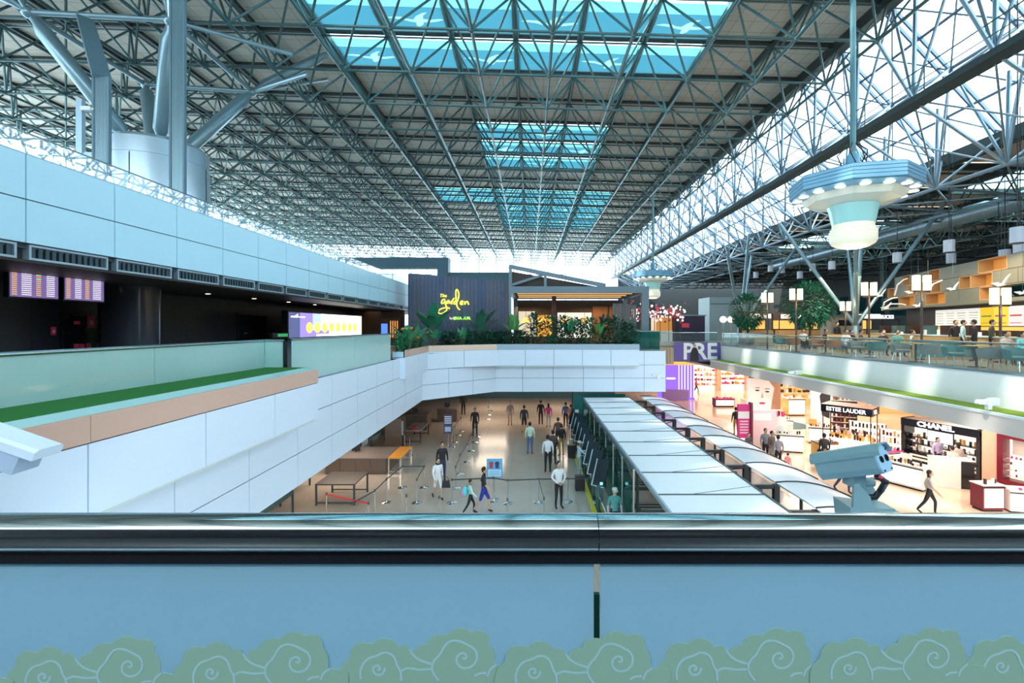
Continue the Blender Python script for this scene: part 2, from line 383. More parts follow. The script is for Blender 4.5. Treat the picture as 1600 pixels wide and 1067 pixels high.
ptube('handrail', (15.3,-4,EYE+10.1), (15.3,88,EYE+10.1), .03, 'steel', cw); ptube('handrail', (15.3,-4,EYE+9.65), (15.3,88,EYE+9.65), .022, 'steel', cw)
# --- lower wing roof on the right
wr = struct('ceiling_wing', None, None, 'brown panelled lower roof over the cafe on the right', 'ceiling')
def zw(x): return EYE+8.3-(x-21.2)*.012
for i in range(6):
    for j in range(20):
        x0, x1, y0, y1 = 21.5+i*4.4, 25.75+i*4.4, -2+j*4.4, 2.25+j*4.4
        if (i, j) in ((1,9),(1,10),(1,11),(2,9),(2,10),(2,11),(2,6),(2,7),(1,6)):
            obj('rooflight_pane', MB().box((x0,y0,zw(x0)+.3),(x1,y1,zw(x0)+.34)), 'film_pale', wr)
        else: pbox('roof_panel', (x0,y0,zw(x0)+.3), (x1,y1,zw(x0)+.4), 'roof2', wr)
for i in range(7): pbox('purlin', (21.3+i*4.4,-2,zw(21.3+i*4.4)), (21.55+i*4.4,88,zw(21.3+i*4.4)+.4), 'steel_dark', wr)
for j in range(21): pbox('purlin', (21.3,-2.15+j*4.4,zw(30)), (48,-1.95+j*4.4,zw(30)+.3), 'steel_dark', wr)
wt = struct('trim_2', None, None, 'dark steel lattice trusses under the lower cafe roof', 'truss')
for j in range(16):
    y = 4+j*5.2; zt, zb = zw(24)-.1, zw(24)-1.5
    mb = MB(); mb.tube((21.5,y,zt),(46,y,zt),.06,5).tube((23,y,zb),(46,y,zb),.06,5)
    for k in range(15): mb.tube((23+k*1.6,y,zb),(23.8+k*1.6,y,zt),.045,5).tube((23.8+k*1.6,y,zt),(24.6+k*1.6,y,zb),.045,5)
    obj('lattice_truss', mb, 'steel_dark', wt)
for i in range(5):
    x = 25+i*4.6; mb = MB(); mb.tube((x,2,zb),(x,84,zb),.06,5)
    for k in range(33): mb.tube((x,3+k*2.4,zb),(x,4.2+k*2.4,zt),.04,5).tube((x,4.2+k*2.4,zt),(x,5.4+k*2.4,zb),.04,5)
    obj('lattice_truss', mb, 'steel_dark', wt)
obj('air_duct', MB().path([(27,-2,EYE+6.9),(27,30,EYE+6.9),(26.5,50,EYE+6.6)], .55, 12), 'steel_light', wt, True)
# --- far end glazing and side glazing
fe = struct('window_6', None, None, 'bright glazed end wall closing the far end of the hall', 'glazing')
yE = J1*A+2
for k in range(18):
    x = -44+k*3.4
    for z0, z1 in ((5.4,9.2),(9.2,13),(13,17),(17,22.2)): obj('pane', MB().box((x+.06,yE,z0+.06),(x+3.34,yE+.03,z1-.06)), 'sky_glass', fe)
    ptube('mullion', (x,yE,5), (x,yE,22.5), .08, 'mullion', fe)
for z in (5.4,9.2,13,17): ptube('transom', (-44,yE,z), (17.2,yE,z), .07, 'mullion', fe)
fr_ = struct('wall_far_right', MB().box((17.3,yE,5.4),(48,yE+.3,17)), mat('far_wall', (.025,.035,.038), .6, var=.2), 'dark grey wall at the far end of the cafe gallery', 'wall')
fs_ = struct('wall_right_far', MB().box((47,-5,5.4),(47.3,yE,16)), mat('far_wall2', (.025,.03,.03), .6, var=.2), 'dark far side wall behind the cafe', 'wall')
for k in range(20): pbox('window_pane', (46.95,2+k*3.5,8.2), (47.0,4.6+k*3.5,11.2), 'film_mid', fs_)
struct('added_wall_behind', MB().box((-44,-7.6,4.9),(48,-7.3,13.5)), mat('added_wall_dark', (.012,.012,.014), .5), 'added dark wall behind the viewer', 'wall')  # unseen wall added to darken the rail reflections and hold back sky light
ws = struct('window_7', None, None, 'glazed side wall behind the upper gallery at far left', 'glazing')
for k in range(28):
    y = -10+k*3.6; obj('pane', MB().box((-43.5,y+.05,10),(-43.46,y+3.55,22.4)), 'sky_glass', ws); ptube('mullion', (-43.5,y,9), (-43.5,y,22.6), .08, 'mullion', ws)
# --- floors and slabs
struct('floor', MB().box((-34,1.5,-.3),(10.4,46,0)), 'floor', 'polished beige stone floor of the lower checking hall', 'floor')
struct('floor_shop', MB().box((10.42,1.5,-.3),(46,92,0)), 'shop_floor', 'glossy pale peach floor of the duty-free shop', 'floor')
struct('floor_back', MB().box((-34,46.02,-.3),(10.38,76,0)), 'shop_floor', 'peach floor beyond the lower hall', 'floor')
struct('floor_left', MB().box((-14.2,.6,5.1),(-5.76,27.6,5.4)), 'floor_up', 'gallery floor behind the left glass rail', 'floor')
struct('floor_near', MB().box((-14.2,-7,4.9),(14,.62,5.35)), mat('near_floor', (.05,.05,.055), .4), 'balcony floor where the viewer stands', 'floor')
struct('floor_garden', MB().box((-14.2,27.75,2.95),(8.05,60,5.36)), 'floor_up', 'slab carrying the restaurant and its planting', 'floor')
struct('floor_right', MB().box((13.95,-5,4.6),(46.9,90,5.4)), 'floor_up', 'cafe floor on the upper right gallery', 'floor')
struct('floor_far', MB().box((8.1,33.5,4.25),(13.9,90,5.4)), 'floor_up', 'gallery floor crossing behind the printed banner', 'floor')
struct('ceiling_shop', MB().box((12.95,-5,3.85),(46,70,4.0)), 'white', 'white ceiling of the duty-free shop', 'ceiling')
struct('wall_back', MB().box((-34,44,0),(8.05,44.3,2.95)), 'teal', 'dark teal wall at the back of the lower hall', 'wall')
struct('wall_shop_back', MB().box((8,66,0),(46,66.3,4.0)), mat('shop_wall', (.7,.5,.38), .5, var=.1), 'warm lit far wall of the shop floor', 'wall')
struct('wall_shop_side', MB().box((34,-5,0),(34.3,66,4.0)), mat('shop_wall2', (.75,.6,.48), .5, var=.1), 'warm side wall of the shop floor', 'wall')
struct('wall_far_left', MB().box((-18,1.5,0),(-17.7,46,5.0)), mat('hall_wall', (.30,.24,.19), .5, var=.1), 'brown wall deep under the left gallery', 'wall')
# --- left gallery: lower white panel wall
def panel_wall(o, p, q, rows, joints, thick, m, gap=.022, name='panel'):
    """panels between p and q (xy), rows = z levels, joints = distances along the line"""
    p, q = Vector((*p,0)), Vector((*q,0)); d = (q-p).normalized(); n = Vector((d.y,-d.x,0)); ang = math.atan2(d.y, d.x)
    for z0, z1 in zip(rows[:-1], rows[1:]):
        for s0, s1 in zip(joints[:-1], joints[1:]):
            c = p+d*((s0+s1)/2)-n*(thick/2)
            b = link(name, ubox(m), o); b.location = (c.x, c.y, (z0+z1)/2); b.rotation_euler = (0,0,ang); b.scale = (abs(s1-s0)-gap, thick, z1-z0-gap)
wl = struct('wall_left', MB().box((-6.0,1.5,2.92),(-5.76,24.6,5.4)), 'joint', 'white panelled edge of the left gallery above the lower hall', 'wall')
js = [11.29+1.955*k for k in range(-5,7)]+[24.4]
panel_wall(wl, (-5.7,0), (-5.7,30), [2.9,3.7,4.58,5.42], js, -.05, 'panel_white')
obj('soffit', MB().box((-17.7,1.5,2.86),(-5.9,27.6,2.92)), mat('soffit_tan', (.35,.27,.2), .5), wl)
wo = struct('wall_left_corner', MB().prism([(-5.76,24.5,2.92),(-2.1,27.75,2.92),(-2.1,28.2,2.92),(-6.3,24.7,2.92)], (0,0,2.44)), 'joint', 'slanting white panels where the left gallery turns to the garden', 'wall')
L_ = math.hypot(3.6,3.3)
panel_wall(wo, (-5.7,24.42), (-2.1,27.70), [2.9,3.7,4.5,5.36], [0,L_/3,2*L_/3,L_], -.05, 'panel_white')
wg = struct('wall_garden', MB().box((-2.1,27.72,2.92),(8.05,27.9,5.36)), 'joint', 'white panelled edge of the garden restaurant slab', 'wall')
panel_wall(wg, (-2.08,27.68), (8.08,27.68), [2.9,3.72,4.51,5.36], [0,1.65,3.46,5.27,7.08,8.89,10.15], -.04, 'panel_white')
obj('end_face', MB().box((8.05,27.7,2.9),(8.1,40,5.36)), 'panel_white', wg)
# near ledge of left gallery
ld = struct('wall_left_ledge', None, None, 'projecting white and bronze ledge with artificial grass at left', 'ledge')
obj('core', MB().box((-6.3,1.2,4.68),(-5.06,10.80,5.78)), 'joint', ld)
panel_wall(ld, (-5.0,0), (-5.0,30), [4.65,5.49], [1.4,3.33,5.2,7.09,9.0,10.85], -.05, 'panel_white')
panel_wall(ld, (-5.0,0), (-5.0,30), [5.49,5.80], [1.4,5.23,10.85], -.05, 'brown', .008, 'bronze_fascia')
obj('end_panel', MB().box((-6.2,10.80,4.65),(-5.0,10.85,5.8)), 'brown', ld)
obj('glass_edge', MB().prism([(-5.20,1.2,5.85),(-5.0,1.2,5.80),(-5.0,1.2,5.78),(-5.20,1.2,5.78)], (0,9.62,0)), mat('ledge_trim', (.42,.66,.64), .2), ld)
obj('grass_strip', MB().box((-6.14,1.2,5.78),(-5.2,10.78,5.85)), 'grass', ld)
obj('underside_trim', MB().box((-5.8,1.4,4.60),(-5.02,10.83,4.65)), mat('ledge_under', (.62,.72,.66), .5), ld)
# upper fascia of the left gallery
wu = struct('wall_left_upper', MB().box((-9.4,-5,8.2),(-9.05,46,9.86)), 'joint', 'pale blue panelled fascia of the upper left gallery', 'wall')
ju = [8.24+1.762*k for k in range(-6,22)]
panel_wall(wu, (-9.0,0), (-9.0,60), [8.28,9.06,9.87], ju, -.05, 'panel_blue')
obj('upper_floor', MB().box((-43,-5,9.5),(-9.1,90,9.8)), mat('gallery_floor', (.45,.5,.52), .3), wu)
obj('soffit', MB().box((-14,.5,7.95),(-9.02,46,8.0)), mat('soffit_black', (.02,.018,.016), .5), wu)
# louvre strip below the fascia
M['louvre'] = mat('louvre_slat', (.045,.085,.105), .45, .3); M['louvre_frame'] = mat('louvre_frame', (.38,.52,.62), .35, .5)
for k in range(len(ju)-1):
    y0, y1 = ju[k], ju[k+1]
    if y0 < 5 or y0 > 38: continue
    t = thing('louvre_grille', 'blue framed louvre grille under the pale fascia, %s from the viewer end' % ORD[min(19,k-5)], 'grille', (-9.0, y0, 8.0), 0, 'louvre grilles under the left fascia')
    obj('backing', MB().box((-.25,0,0),(-.12,y1-y0,.28)), 'black', t)
    obj('frame', MB().box((-.12,.10,.235),(0,y1-y0-.10,.275)).box((-.12,.10,.0),(0,y1-y0-.10,.04)).box((-.12,.10,.04),(0,.14,.235)).box((-.12,y1-y0-.14,.04),(0,y1-y0-.10,.235)), 'louvre_frame', t)
    if y0 < 24:
        for q in range(12):
            yy = .2+q*(y1-y0-.4)/11; pbox('slat', (-.10,yy-.035,.04), (-.03,yy+.035,.235), 'louvre', t)
    else: obj('slats', MB().box((-.10,.14,.04),(-.05,y1-y0-.14,.235)), 'louvre', t)
# dark recess wall
dk = struct('wall_left_dark', MB().box((-13.2,.5,5.4),(-12.9,38,7.95)), 'dark_wall', 'near-black panelled wall set back under the left gallery', 'wall')
struct('wall_left_end', MB().box((-13,34,5.4),(-9.2,34.2,7.95)), mat('warm_dark', (.10,.055,.03), .5), 'dark brown wall closing the left recess', 'wall')
# right parapet
rp = struct('wall_right', MB().box((13.72,-5,4.3),(13.95,33.4,5.42)), mat('parapet_white', (.95,.95,.92), .4, var=.02), 'plain white parapet of the right gallery', 'wall')
obj('coping', MB().box((13.68,-5,5.42),(13.95,33.4,5.455)), 'steel_light', rp)
re = struct('wall_right_ledge', MB().box((12.9,-5,3.85),(13.72,33.2,4.38)), mat('ledge_grey', (.72,.63,.57), .5), 'grey ledge below the right parapet', 'ledge')
obj('white_edge', MB().box((12.86,-5,4.34),(13.02,33.2,4.41)), 'white', re)
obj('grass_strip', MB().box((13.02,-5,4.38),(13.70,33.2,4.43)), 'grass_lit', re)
# near balcony slab edge and small outer shelf (out of sight below the near rail)
struct('wall_near', MB().box((-14,.62,2.9),(14,.9,5.35)), 'panel_white', 'slab edge below the near rail', 'wall')
struct('trim_3', MB().box((-5,.9,4.2),(13,3.8,4.5)), 'panel_white', 'outer shelf below the near rail', 'ledge')
# ================================================================ NEAR RAIL
M['frost'] = glass('frosted_glass', (.45,.70,.82), .85, (.46,.70,.82), 1.3, .12)
M['cloud'] = mat('cloud_print', (.27,.46,.37), .6); M['cloud_line'] = mat('cloud_line', (.36,.60,.66), .6)
nr = thing('glass_balustrade', 'near frosted blue glass balustrade with polished steel handrail across the foreground', 'balustrade', (0,.76,5.35))
RZ = EYE-.337-5.35
obj('handrail', MB().path([(-3.2,0,RZ),(-1,0,RZ),(.1085,0,RZ)], .0298, 40), 'rail', nr, True); obj('handrail', MB().path([(.110,0,RZ),(1,0,RZ),(3.2,0,RZ)], .0298, 40), 'rail', nr, True)
obj('glazing_channel', MB().box((-3.2,-.012,RZ-.046),(3.2,.012,RZ-.024)), 'black_gloss', nr)
for x0, x1 in ((-3.2,.1035),(.1145,3.2)): obj('glass_panel', MB().box((x0,-.006,0),(x1,.006,RZ-.04)), 'frost', nr)
obj('joint_seal', MB().box((.1045,-.004,0),(.1135,.004,RZ-.10)), mat('seal_green', (.0,.03,.018), .3), nr)
K = .75/F
out = [(12,420),(12,317),(25,280),(60,245),(65,210),(85,185),(120,174),(165,180),(190,160),(215,154),(245,157),(270,172),(285,195),(310,185),(330,192),(345,225),(362,206),(390,188),(418,184),(425,160),(450,144),(480,138),(510,142),(535,118),(565,108),(595,107),(625,124),(660,118),(690,126),(708,150),(708,182),(728,205),(736,240),(732,280),(715,300),(745,276),(780,282),(815,284),(828,300),(828,420)]
spir = [[(585,245),(598,250),(605,236),(592,220),(570,225),(555,245),(560,275),(585,293),(620,290),(648,265),(655,230),(640,200),(605,182),(578,168),(545,162),(515,172),(495,200),(480,230),(452,255),(440,290),(450,320),(475,350)],
        [(190,296),(200,302),(203,288),(190,277),(172,285),(168,305),(182,322),(206,324),(222,306),(224,290)],[(112,345),(108,310),(120,275),(145,246),(185,236),(215,219),(248,222),(272,245),(280,280),(298,305),(300,350)],
        [(340,205),(352,228),(385,256),(440,272)],[(300,304),(330,290),(362,296),(390,300),(440,296)],[(700,330),(712,298),(742,276)],[(640,330),(660,316),(695,314)]]
for ci, (cx, cy) in enumerate(((199,1043),(463,1035),(724,1030),(968,1034),(1220,1030),(1462,1028),(1702,1026),(-62,1048))):
    def q(u, v, dz): return ((cx+(u-590)/2.963-VX)*K, -.0062-dz-(ci%2)*.0015, EYE-(cy+(v-245)/2.963-VY)*K-5.35)
    c = obj('cloud_print', MB().prism([q(u,v,.0) for u, v in out], (0,-.0006,0)), 'cloud', nr)
    lb = MB()
    for s in spir:
        for sub in range(1):
            pts = s
            for _ in range(2):
                n2 = [pts[0]]
                for a, b in zip(pts[:-1], pts[1:]): n2 += [(a[0]*.75+b[0]*.25, a[1]*.75+b[1]*.25), (a[0]*.25+b[0]*.75, a[1]*.25+b[1]*.75)]
                pts = n2+[pts[-1]]
            L0, R0 = [], []
            for i, (u, v) in enumerate(pts):
                a, b = pts[max(0,i-1)], pts[min(len(pts)-1,i+1)]; dx, dy = b[0]-a[0], b[1]-a[1]; l = math.hypot(dx,dy) or 1
                L0.append(q(u-dy/l*5, v+dx/l*5, .0010)); R0.append(q(u+dy/l*5, v-dx/l*5, .0010))
            n = len(pts); lb.add(L0+R0, [(i,i+1,n+i+1,n+i) for i in range(n-1)])
    obj('swirl_line', lb, 'cloud_line', c)
# ================================================================ OTHER GLASS RAILS
def rail(name, label, pts, zb, zt, gm, post=False, step=1.9, hr=.03, tr=None):
    """glass rail along xy points, from zb to zt"""
    t = thing(name, label, 'balustrade', (pts[0][0], pts[0][1], zb)); o = Vector((pts[0][0], pts[0][1], zb))
    for (a, b) in zip(pts[:-1], pts[1:]):
        a3, b3 = Vector((*a, zb)), Vector((*b, zb)); d = b3-a3; n = max(1, round(d.length/step)); u = d.normalized()
        for k in range(n):
            p, q_ = a3+d*(k/n)+u*.01-o, a3+d*((k+1)/n)-u*.01-o; w = u.cross(Vector((0,0,1)))*.007
            obj('glass_pane', MB().prism([p-w, q_-w, q_+w, p+w], (0,0,zt-zb-.03)), gm, t)
        ptube('handrail', a3-o+Vector((0,0,zt-zb)), b3-o+Vector((0,0,zt-zb)), hr, 'rail', t, 12)
        obj('base_channel', MB().bar(a3-o, b3-o, .05, .05), 'steel_light', t)
    return t
HZ = EYE-.33
t = rail('glass_rail', 'milky green glass rail along the grassy ledge at left', [(-6.18,1.3),(-6.18,10.80),(-5.72,10.80)], 5.80, HZ, 'rail_glass', step=3.1)
obj('end_post', MB().box((.46,9.45,-.1),(.56,9.62,.66)), 'black_gloss', t)
rail('glass_rail', 'tall pale blue glass rail on the left wall below the billboard', [(-5.68,11.05),(-5.68,18.9)], 5.42, EYE-.31, 'rail_glass', step=2.0)
rail('glass_rail', 'shallow glass rail reflecting the daylight on top of the upper left fascia', [(-9.05,-3),(-9.05,40)], 9.88, 10.28, 'mirror_glass', step=3.5, hr=.015)
rail('glass_rail', 'long clear glass rail on the white parapet in front of the cafe', [(13.75,-4),(13.75,33.2),(17.5,33.2)], 5.455, EYE-.5, 'rail_glass_clear', step=3.0)
rail('glass_rail', 'greenish glass rail at the right end of the garden planting', [(5.9,28.6),(8.0,28.6),(8.0,37)], 5.36, EYE-.3, 'green_glass', step=2)
rail('glass_rail', 'far glass rail above the big lettered banner', [(8.2,33.7),(13.6,33.7)], 5.4, EYE-.45, 'rail_glass_clear', step=3)
# ================================================================ COLUMN WITH BRANCHING STRUTS
CX, CY, CZ = -17.1, 21.3, EYE+8.2
c = thing('steel_column', 'huge brushed steel drum column with branching tubular struts at upper left', 'column', (CX,CY,9.8))
obj('drum', MB().lathe([(2.0,0),(2.0,4.35),(2.02,4.36),(2.02,4.42),(1.98,4.43),(1.98,CZ-9.8-.15),(1.85,CZ-9.8)], 48), mat('drum_steel', (.55,.68,.78), .25, .7, var=.04), c, True)
for k in range(8):
    a = k*PI/4+.2; pbox('seam', (2.005*math.cos(a)-.012,2.005*math.sin(a)-.012,0),(2.005*math.cos(a)+.012,2.005*math.sin(a)+.012,4.3),'joint',c)
def strut(p, q, r):
    p, q = Vector(p)-Vector((CX,CY,9.8)), Vector(q)-Vector((CX,CY,9.8)); d = (q-p).normalized(); l = (q-p).length
    obj('branch_strut', MB().path([p, p+d*.35, p+d*.7, q-d*.75, q-d*.4, q], [.10,.14,r,r,.16,.10], 16), 'tube_blue', c, True)
nds = [(-14.5,18.7,ZB+.35),(-19.8,18.3,ZB+.4),(-14.6,24.4,ZB+.35),(-19.7,23.8,ZB+.4)]
for n_ in nds:
    b0 = (CX+(n_[0]-CX)*.22, CY+(n_[1]-CY)*.22, CZ-.1); strut(b0, n_, .30)
    obj('node_ball', MB().ball(Vector(n_)-Vector((CX,CY,9.8)), .24, 12, 8), 'tube_blue', c, True)
strut(nds[2], (-10.9,25.2,ZT+.2), .26); strut(nds[0], (-14.2,18.0,ZT+.4), .26); strut(nds[1], (-23.4,15.6,ZT+.5), .26)
for a, b in ((0,1),(1,3),(3,2),(2,0)): p, q = Vector(nds[a])-Vector((CX,CY,9.8)), Vector(nds[b])-Vector((CX,CY,9.8)); ptube('tie_tube', p, q, .11, 'tube_blue', c, 10)
for i_, (n_, e) in enumerate(((0,(-10.5,20.5,ZB)),(0,(-12.2,15.6,ZB)),(2,(-10.6,22.1,ZB)),(2,(-12.0,27.5,ZT)),(1,(-18.6,14.6,ZT)))):
    ptube('tie_tube', Vector(nds[n_])-Vector((CX,CY,9.8)), Vector(e)-Vector((CX,CY,9.8)), .09, 'tube_blue', c, 8)
mat('rod_grey', (.13,.22,.27), .5, .3)
# cable ladders beside the column
for lab, px, d, z0, z1, w in (('wide perforated cable ladder hanging in front of the steel drum column',278,14.5,9.8,ZB,.42),('narrower cable ladder bent toward the roof left of the drum column',159,13.6,9.8,EYE+7.3,.44)):
    x = (px-VX)/F*d; t = thing('cable_ladder', lab, 'cable ladder', (x,d,z0))
    for s in (-1,1): pbox('side_rail', (s*w/2-.03,-.05,0), (s*w/2+.03,.05,z1-z0), MC['rod_grey'], t)
    for k in range(10): pbox('cable', (-w/2+.05+k*(w-.1)/9-.012,-.03,0), (-w/2+.05+k*(w-.1)/9+.012,-.006,z1-z0), 'tube_blue', t)
    n = int((z1-z0)/.45)
    for k in range(n): pbox('rung', (-w/2,-.005,.2+k*.45), (w/2,.03,.25+k*.45), MC['rod_grey'], t)
    if px < 200: obj('bent_section', MB().bar((0,0,z1-z0),(-2.6,2.2,z1-z0+3.2),.44,.1), MC['rod_grey'], t)
x0 = (126-VX)/F*13.6
t = thing('lamp_post', 'thin grey post with small white camera next to the cable ladder', 'post', (x0,13.6,9.8))
obj('pole', MB().box((-.09,-.06,0),(.09,.06,EYE+6.65-9.8)), 'louvre_frame', t); obj('cross_arm', MB().box((.09,-.03,1.95),(.36,.03,2.1)), 'louvre_frame', t)
obj('camera_head', MB().box((.08,-.1,3.3),(.36,.05,3.42)).tube((.36,-.02,3.36),(.42,-.02,3.34),.045,8), 'white', t)
# ================================================================ CHANDELIERS
M['bulb'] = emit('bulb', (1,.9,.68), 4); M['lantern'] = mat('lantern_glow', (.66,.67,.56), .3, em=(1,.93,.72), es=.22); M['lantern_teal'] = mat('lantern_glass', (.22,.50,.52), .15, em=(.55,.85,.8), es=.15)
M['drum_blue'] = mat('lamp_drum', (.20,.42,.58), .4, .2); M['lamp_under'] = mat('lamp_under', (.55,.62,.58), .3, em=(1,.9,.65), es=.06)
def chandelier(label, x, y, z, R):
    t = thing('chandelier', label, 'chandelier', (x,y,z), 0, 'octagonal chandeliers of the hall')
    rot = PI/8-.22
    def octo(r, z0, z1, r2=None):
        r2 = r if r2 is None else r2
        vs = [(rr*math.cos(rot+i*PI/4), rr*math.sin(rot+i*PI/4), zz) for rr, zz in ((r,z0),(r2,z1)) for i in range(8)]
        return vs, [(i,(i+1)%8,8+(i+1)%8,8+i) for i in range(8)]+[tuple(range(7,-1,-1)), tuple(range(8,16))]
    for k in range(4):
        b = MB(); b.add(*octo(R, .15+k*.115, .15+k*.115+.098)); obj('drum_band', b, 'drum_blue', t)
    b = MB(); b.add(*octo(R*.99, .1, .62, R*.98)); obj('drum_core', b, mat('lamp_groove', (.04,.10,.14), .6), t)
    b = MB(); b.add(*octo(R*.93, 0, .15, R)); obj('drum_skirt', b, 'drum_blue', t)
    b = MB(); b.add(*octo(R*.72, -.20, .0, R*.80)); obj('inner_ring', b, 'lamp_under', t)
    b = MB(); b.add(*octo(R*.36, -.34, -.20, R*.70)); obj('inner_cone', b, 'lamp_under', t)
    for i in range(16):
        a = rot+i*PI/8+PI/16; r = R*.86
        obj('bulb', MB().lathe([(.15,0),(.14,-.02)], 12, (r*math.cos(a),r*math.sin(a),.0)), 'bulb', t)
    s = R/2.15
    obj('glass_neck', MB().lathe([(.86*s,-.34),(.80*s,-.5),(.70*s,-.95)], 24), 'lantern_teal', t, True)
    obj('lantern', MB().lathe([(.68*s,-.93),(.70*s,-1.12),(.78*s,-1.18),(.78*s,-1.26),(.75*s,-1.27),(.78*s,-1.30),(.78*s,-1.38),(.75*s,-1.39),(.78*s,-1.42),(.78*s,-1.50),(.70*s,-1.62),(.52*s,-1.72)], 24), 'lantern', t, True)
    obj('lens', MB().lathe([(.42*s,-1.73),(.3*s,-1.76)], 16), 'bulb', t)
    obj('hub', MB().lathe([(.5,.62),(.45,.75),(.2,.85),(.2,1.35),(.1,1.5)], 12), 'drum_blue', t, True)
    ptube('rod', (0,0,1.4), (0,0,ZB+zr(x)-z), .09, mat('rod_teal', (.12,.25,.28), .4, .4), t, 8)
    for i in range(5):
        a = i*1.3; obj('cable', MB().path([(.1*math.cos(a),.1*math.sin(a),1.8),(.45*math.cos(a),.45*math.sin(a),1.45),(.35*math.cos(a+.5),.35*math.sin(a+.5),1.0),(.3*math.cos(a),.3*math.sin(a),.75)], .025, 5), 'black', t)
    l = bpy.data.lights.new('chandelier_light', 'POINT'); l.energy = 20; l.color = (1,.88,.66); l.shadow_soft_size = .5
    lo = bpy.data.objects.new('chandelier_light', l); col.objects.link(lo); lo.parent = t; lo.location = (0,0,-2.1)
chandelier('large blue octagonal chandelier with ring of bulbs and glowing lantern, nearest on the right', 11.0, 15.8, EYE+4.42, 1.92)
chandelier('distant blue octagonal chandelier hanging beyond the restaurant pergola', 11.0, 41.5, EYE+4.25, 1.8)
# ================================================================ LEFT RECESS
M['scr_bg'] = mat('screen_violet', (.16,.10,.28), .3, em=(.35,.24,.62), es=.35); M['scr_w'] = emit('screen_white', (.95,.92,1), .6); M['scr_o'] = emit('screen_amber', (1,.62,.22), .55); M['scr_r'] = emit('screen_red', (1,.12,.08), 1.2); M['scr_g'] = emit('screen_green', (.2,.8,.2), .9)
for nm, y0 in (('left flight information screen full of white and amber rows under the dark soffit',9.82),('right flight information screen next to its twin under the dark soffit',10.98)):
    t = thing('flight_screen', nm, 'screen', (-11,y0,EYE+.64), 0, 'pair of flight information screens')
    obj('casing', MB().box((-.12,-.03,-.03),(-.01,1.03,.63)), 'black', t); obj('display', MB().box((-.01,0,0),(0,1.0,.6)), 'scr_bg', t)
    for yy in (.2,.8): ptube('hanger', (-.06,yy,.63), (-.06,yy,7.95-EYE-.64), .02, 'black', t)
    rows = {'scr_o':MB(),'scr_w':MB(),'scr_r':MB(),'scr_g':MB()}
    cols = (('scr_o',.03,.13),('scr_w',.24,.40),('scr_o',.50,.60),('scr_w',.70,.92)) if 'right' in nm else (('scr_o',.03,.13),('scr_w',.22,.42),('scr_o',.52,.62),('scr_w',.74,.92))
    for r in range(12):
        z = .55-r*.045
        for m_, a, b in cols:
            k = m_
            if 'left' in nm and a == .52: k = 'scr_r' if r in (0,2) else ('scr_g' if r in (1,3) else m_)
            yy = a
            while yy < b: w_ = random.choice((.02,.03,.045)); rows[k].box((.001,yy,z-.014),(.003,min(b,yy+w_),z+.012)); yy += w_+.008
    for k, mb in rows.items():
        if mb.v: obj('text_rows', mb, k, t)
pb = thing('round_column', 'dark glossy round column standing in the left recess', 'column', (-11.7,13.6,5.4))
obj('shaft', MB().lathe([(.72,0),(.72,2.55)], 32), mat('column_dark', (.03,.035,.05), .18), pb, True); obj('base_ring', MB().lathe([(.75,0),(.75,.12),(.72,.14)], 32), 'black', pb, True)
M['red_sign'] = mat('red_sign', (.85,.06,.14), .5)
d1 = struct('door_1', None, None, 'black service door with warning stickers in the left recess', 'door')
def wx(px): return 12.88*F/(VX-px)              # depth on the dark wall for a photo column
ya, yb = wx(97), wx(188)
obj('leaf', MB().box((-12.9,ya,5.4),(-12.84,yb,7.1)), 'black_gloss', d1); obj('frame', MB().box((-12.9,ya-.06,5.4),(-12.82,ya,7.18)).box((-12.9,yb,5.4),(-12.82,yb+.06,7.18)).box((-12.9,ya,7.1),(-12.82,yb,7.18)), 'black', d1)
obj('closer', MB().box((-12.84,ya+.1,7.03),(-12.78,ya+.45,7.09)), 'chrome', d1)
d2 = struct('door_2', None, None, 'plain black door with lever handle farther along the left recess', 'door')
ya2, yb2 = wx(372), wx(415)
obj('leaf', MB().box((-12.9,ya2,5.4),(-12.85,yb2,7.3)), 'black_gloss', d2); obj('frame', MB().box((-12.9,ya2-.1,5.4),(-12.83,ya2,7.4)).box((-12.9,yb2,5.4),(-12.83,yb2+.1,7.4)).box((-12.9,ya2,7.3),(-12.83,yb2,7.4)), 'black', d2); obj('handle', MB().box((-12.85,ya2+.5,6.45),(-12.78,ya2+1.1,6.52)), 'chrome', d2)
lab = ['small red alarm box left of the service door','red oval sticker on the service door','pink framed fire notice on the service door','red warning sticker right of the fire notice','rightmost pair of red strips on the service door','leftmost red dot low on the service door','middle red dot low on the service door','right red dot low on the service door']
for i, (px, py, w_, h_) in enumerate(((84,517,.13,.22),(117,504,.16,.09),(139,503,.22,.36),(161,504,.2,.12),(181,504,.14,.12),(116,541,.14,.14),(125,541,.14,.14),(135,540,.14,.14))):
    y = wx(px); z = EYE-(py-VY)/F*y
    t = thing('wall_sign', lab[i], 'sign', (-12.83 if i else -12.9, y, z)); obj('plate', MB().box((0,-w_/2,-h_/2),(.02,w_/2,h_/2)), 'red_sign', t)
    if i in (0,2,4): obj('print', MB().box((.02,-w_/4,-h_/4),(.023,w_/4,h_/8)), mat('sign_pink', (.7,.4,.45), .5), t)
y = wx(171); t = thing('fire_cabinet', 'grey-green cabinet panel with red markers beside the service door', 'cabinet', (-12.88,y,5.4))
obj('body', MB().box((0,-.3,.05),(.14,.3,1.28)), mat('cabinet_green', (.16,.27,.27), .4), t); obj('marker', MB().box((.14,-.06,.55),(.15,.06,.68)).box((.14,-.06,.35),(.15,.06,.48)), 'red_sign', t)
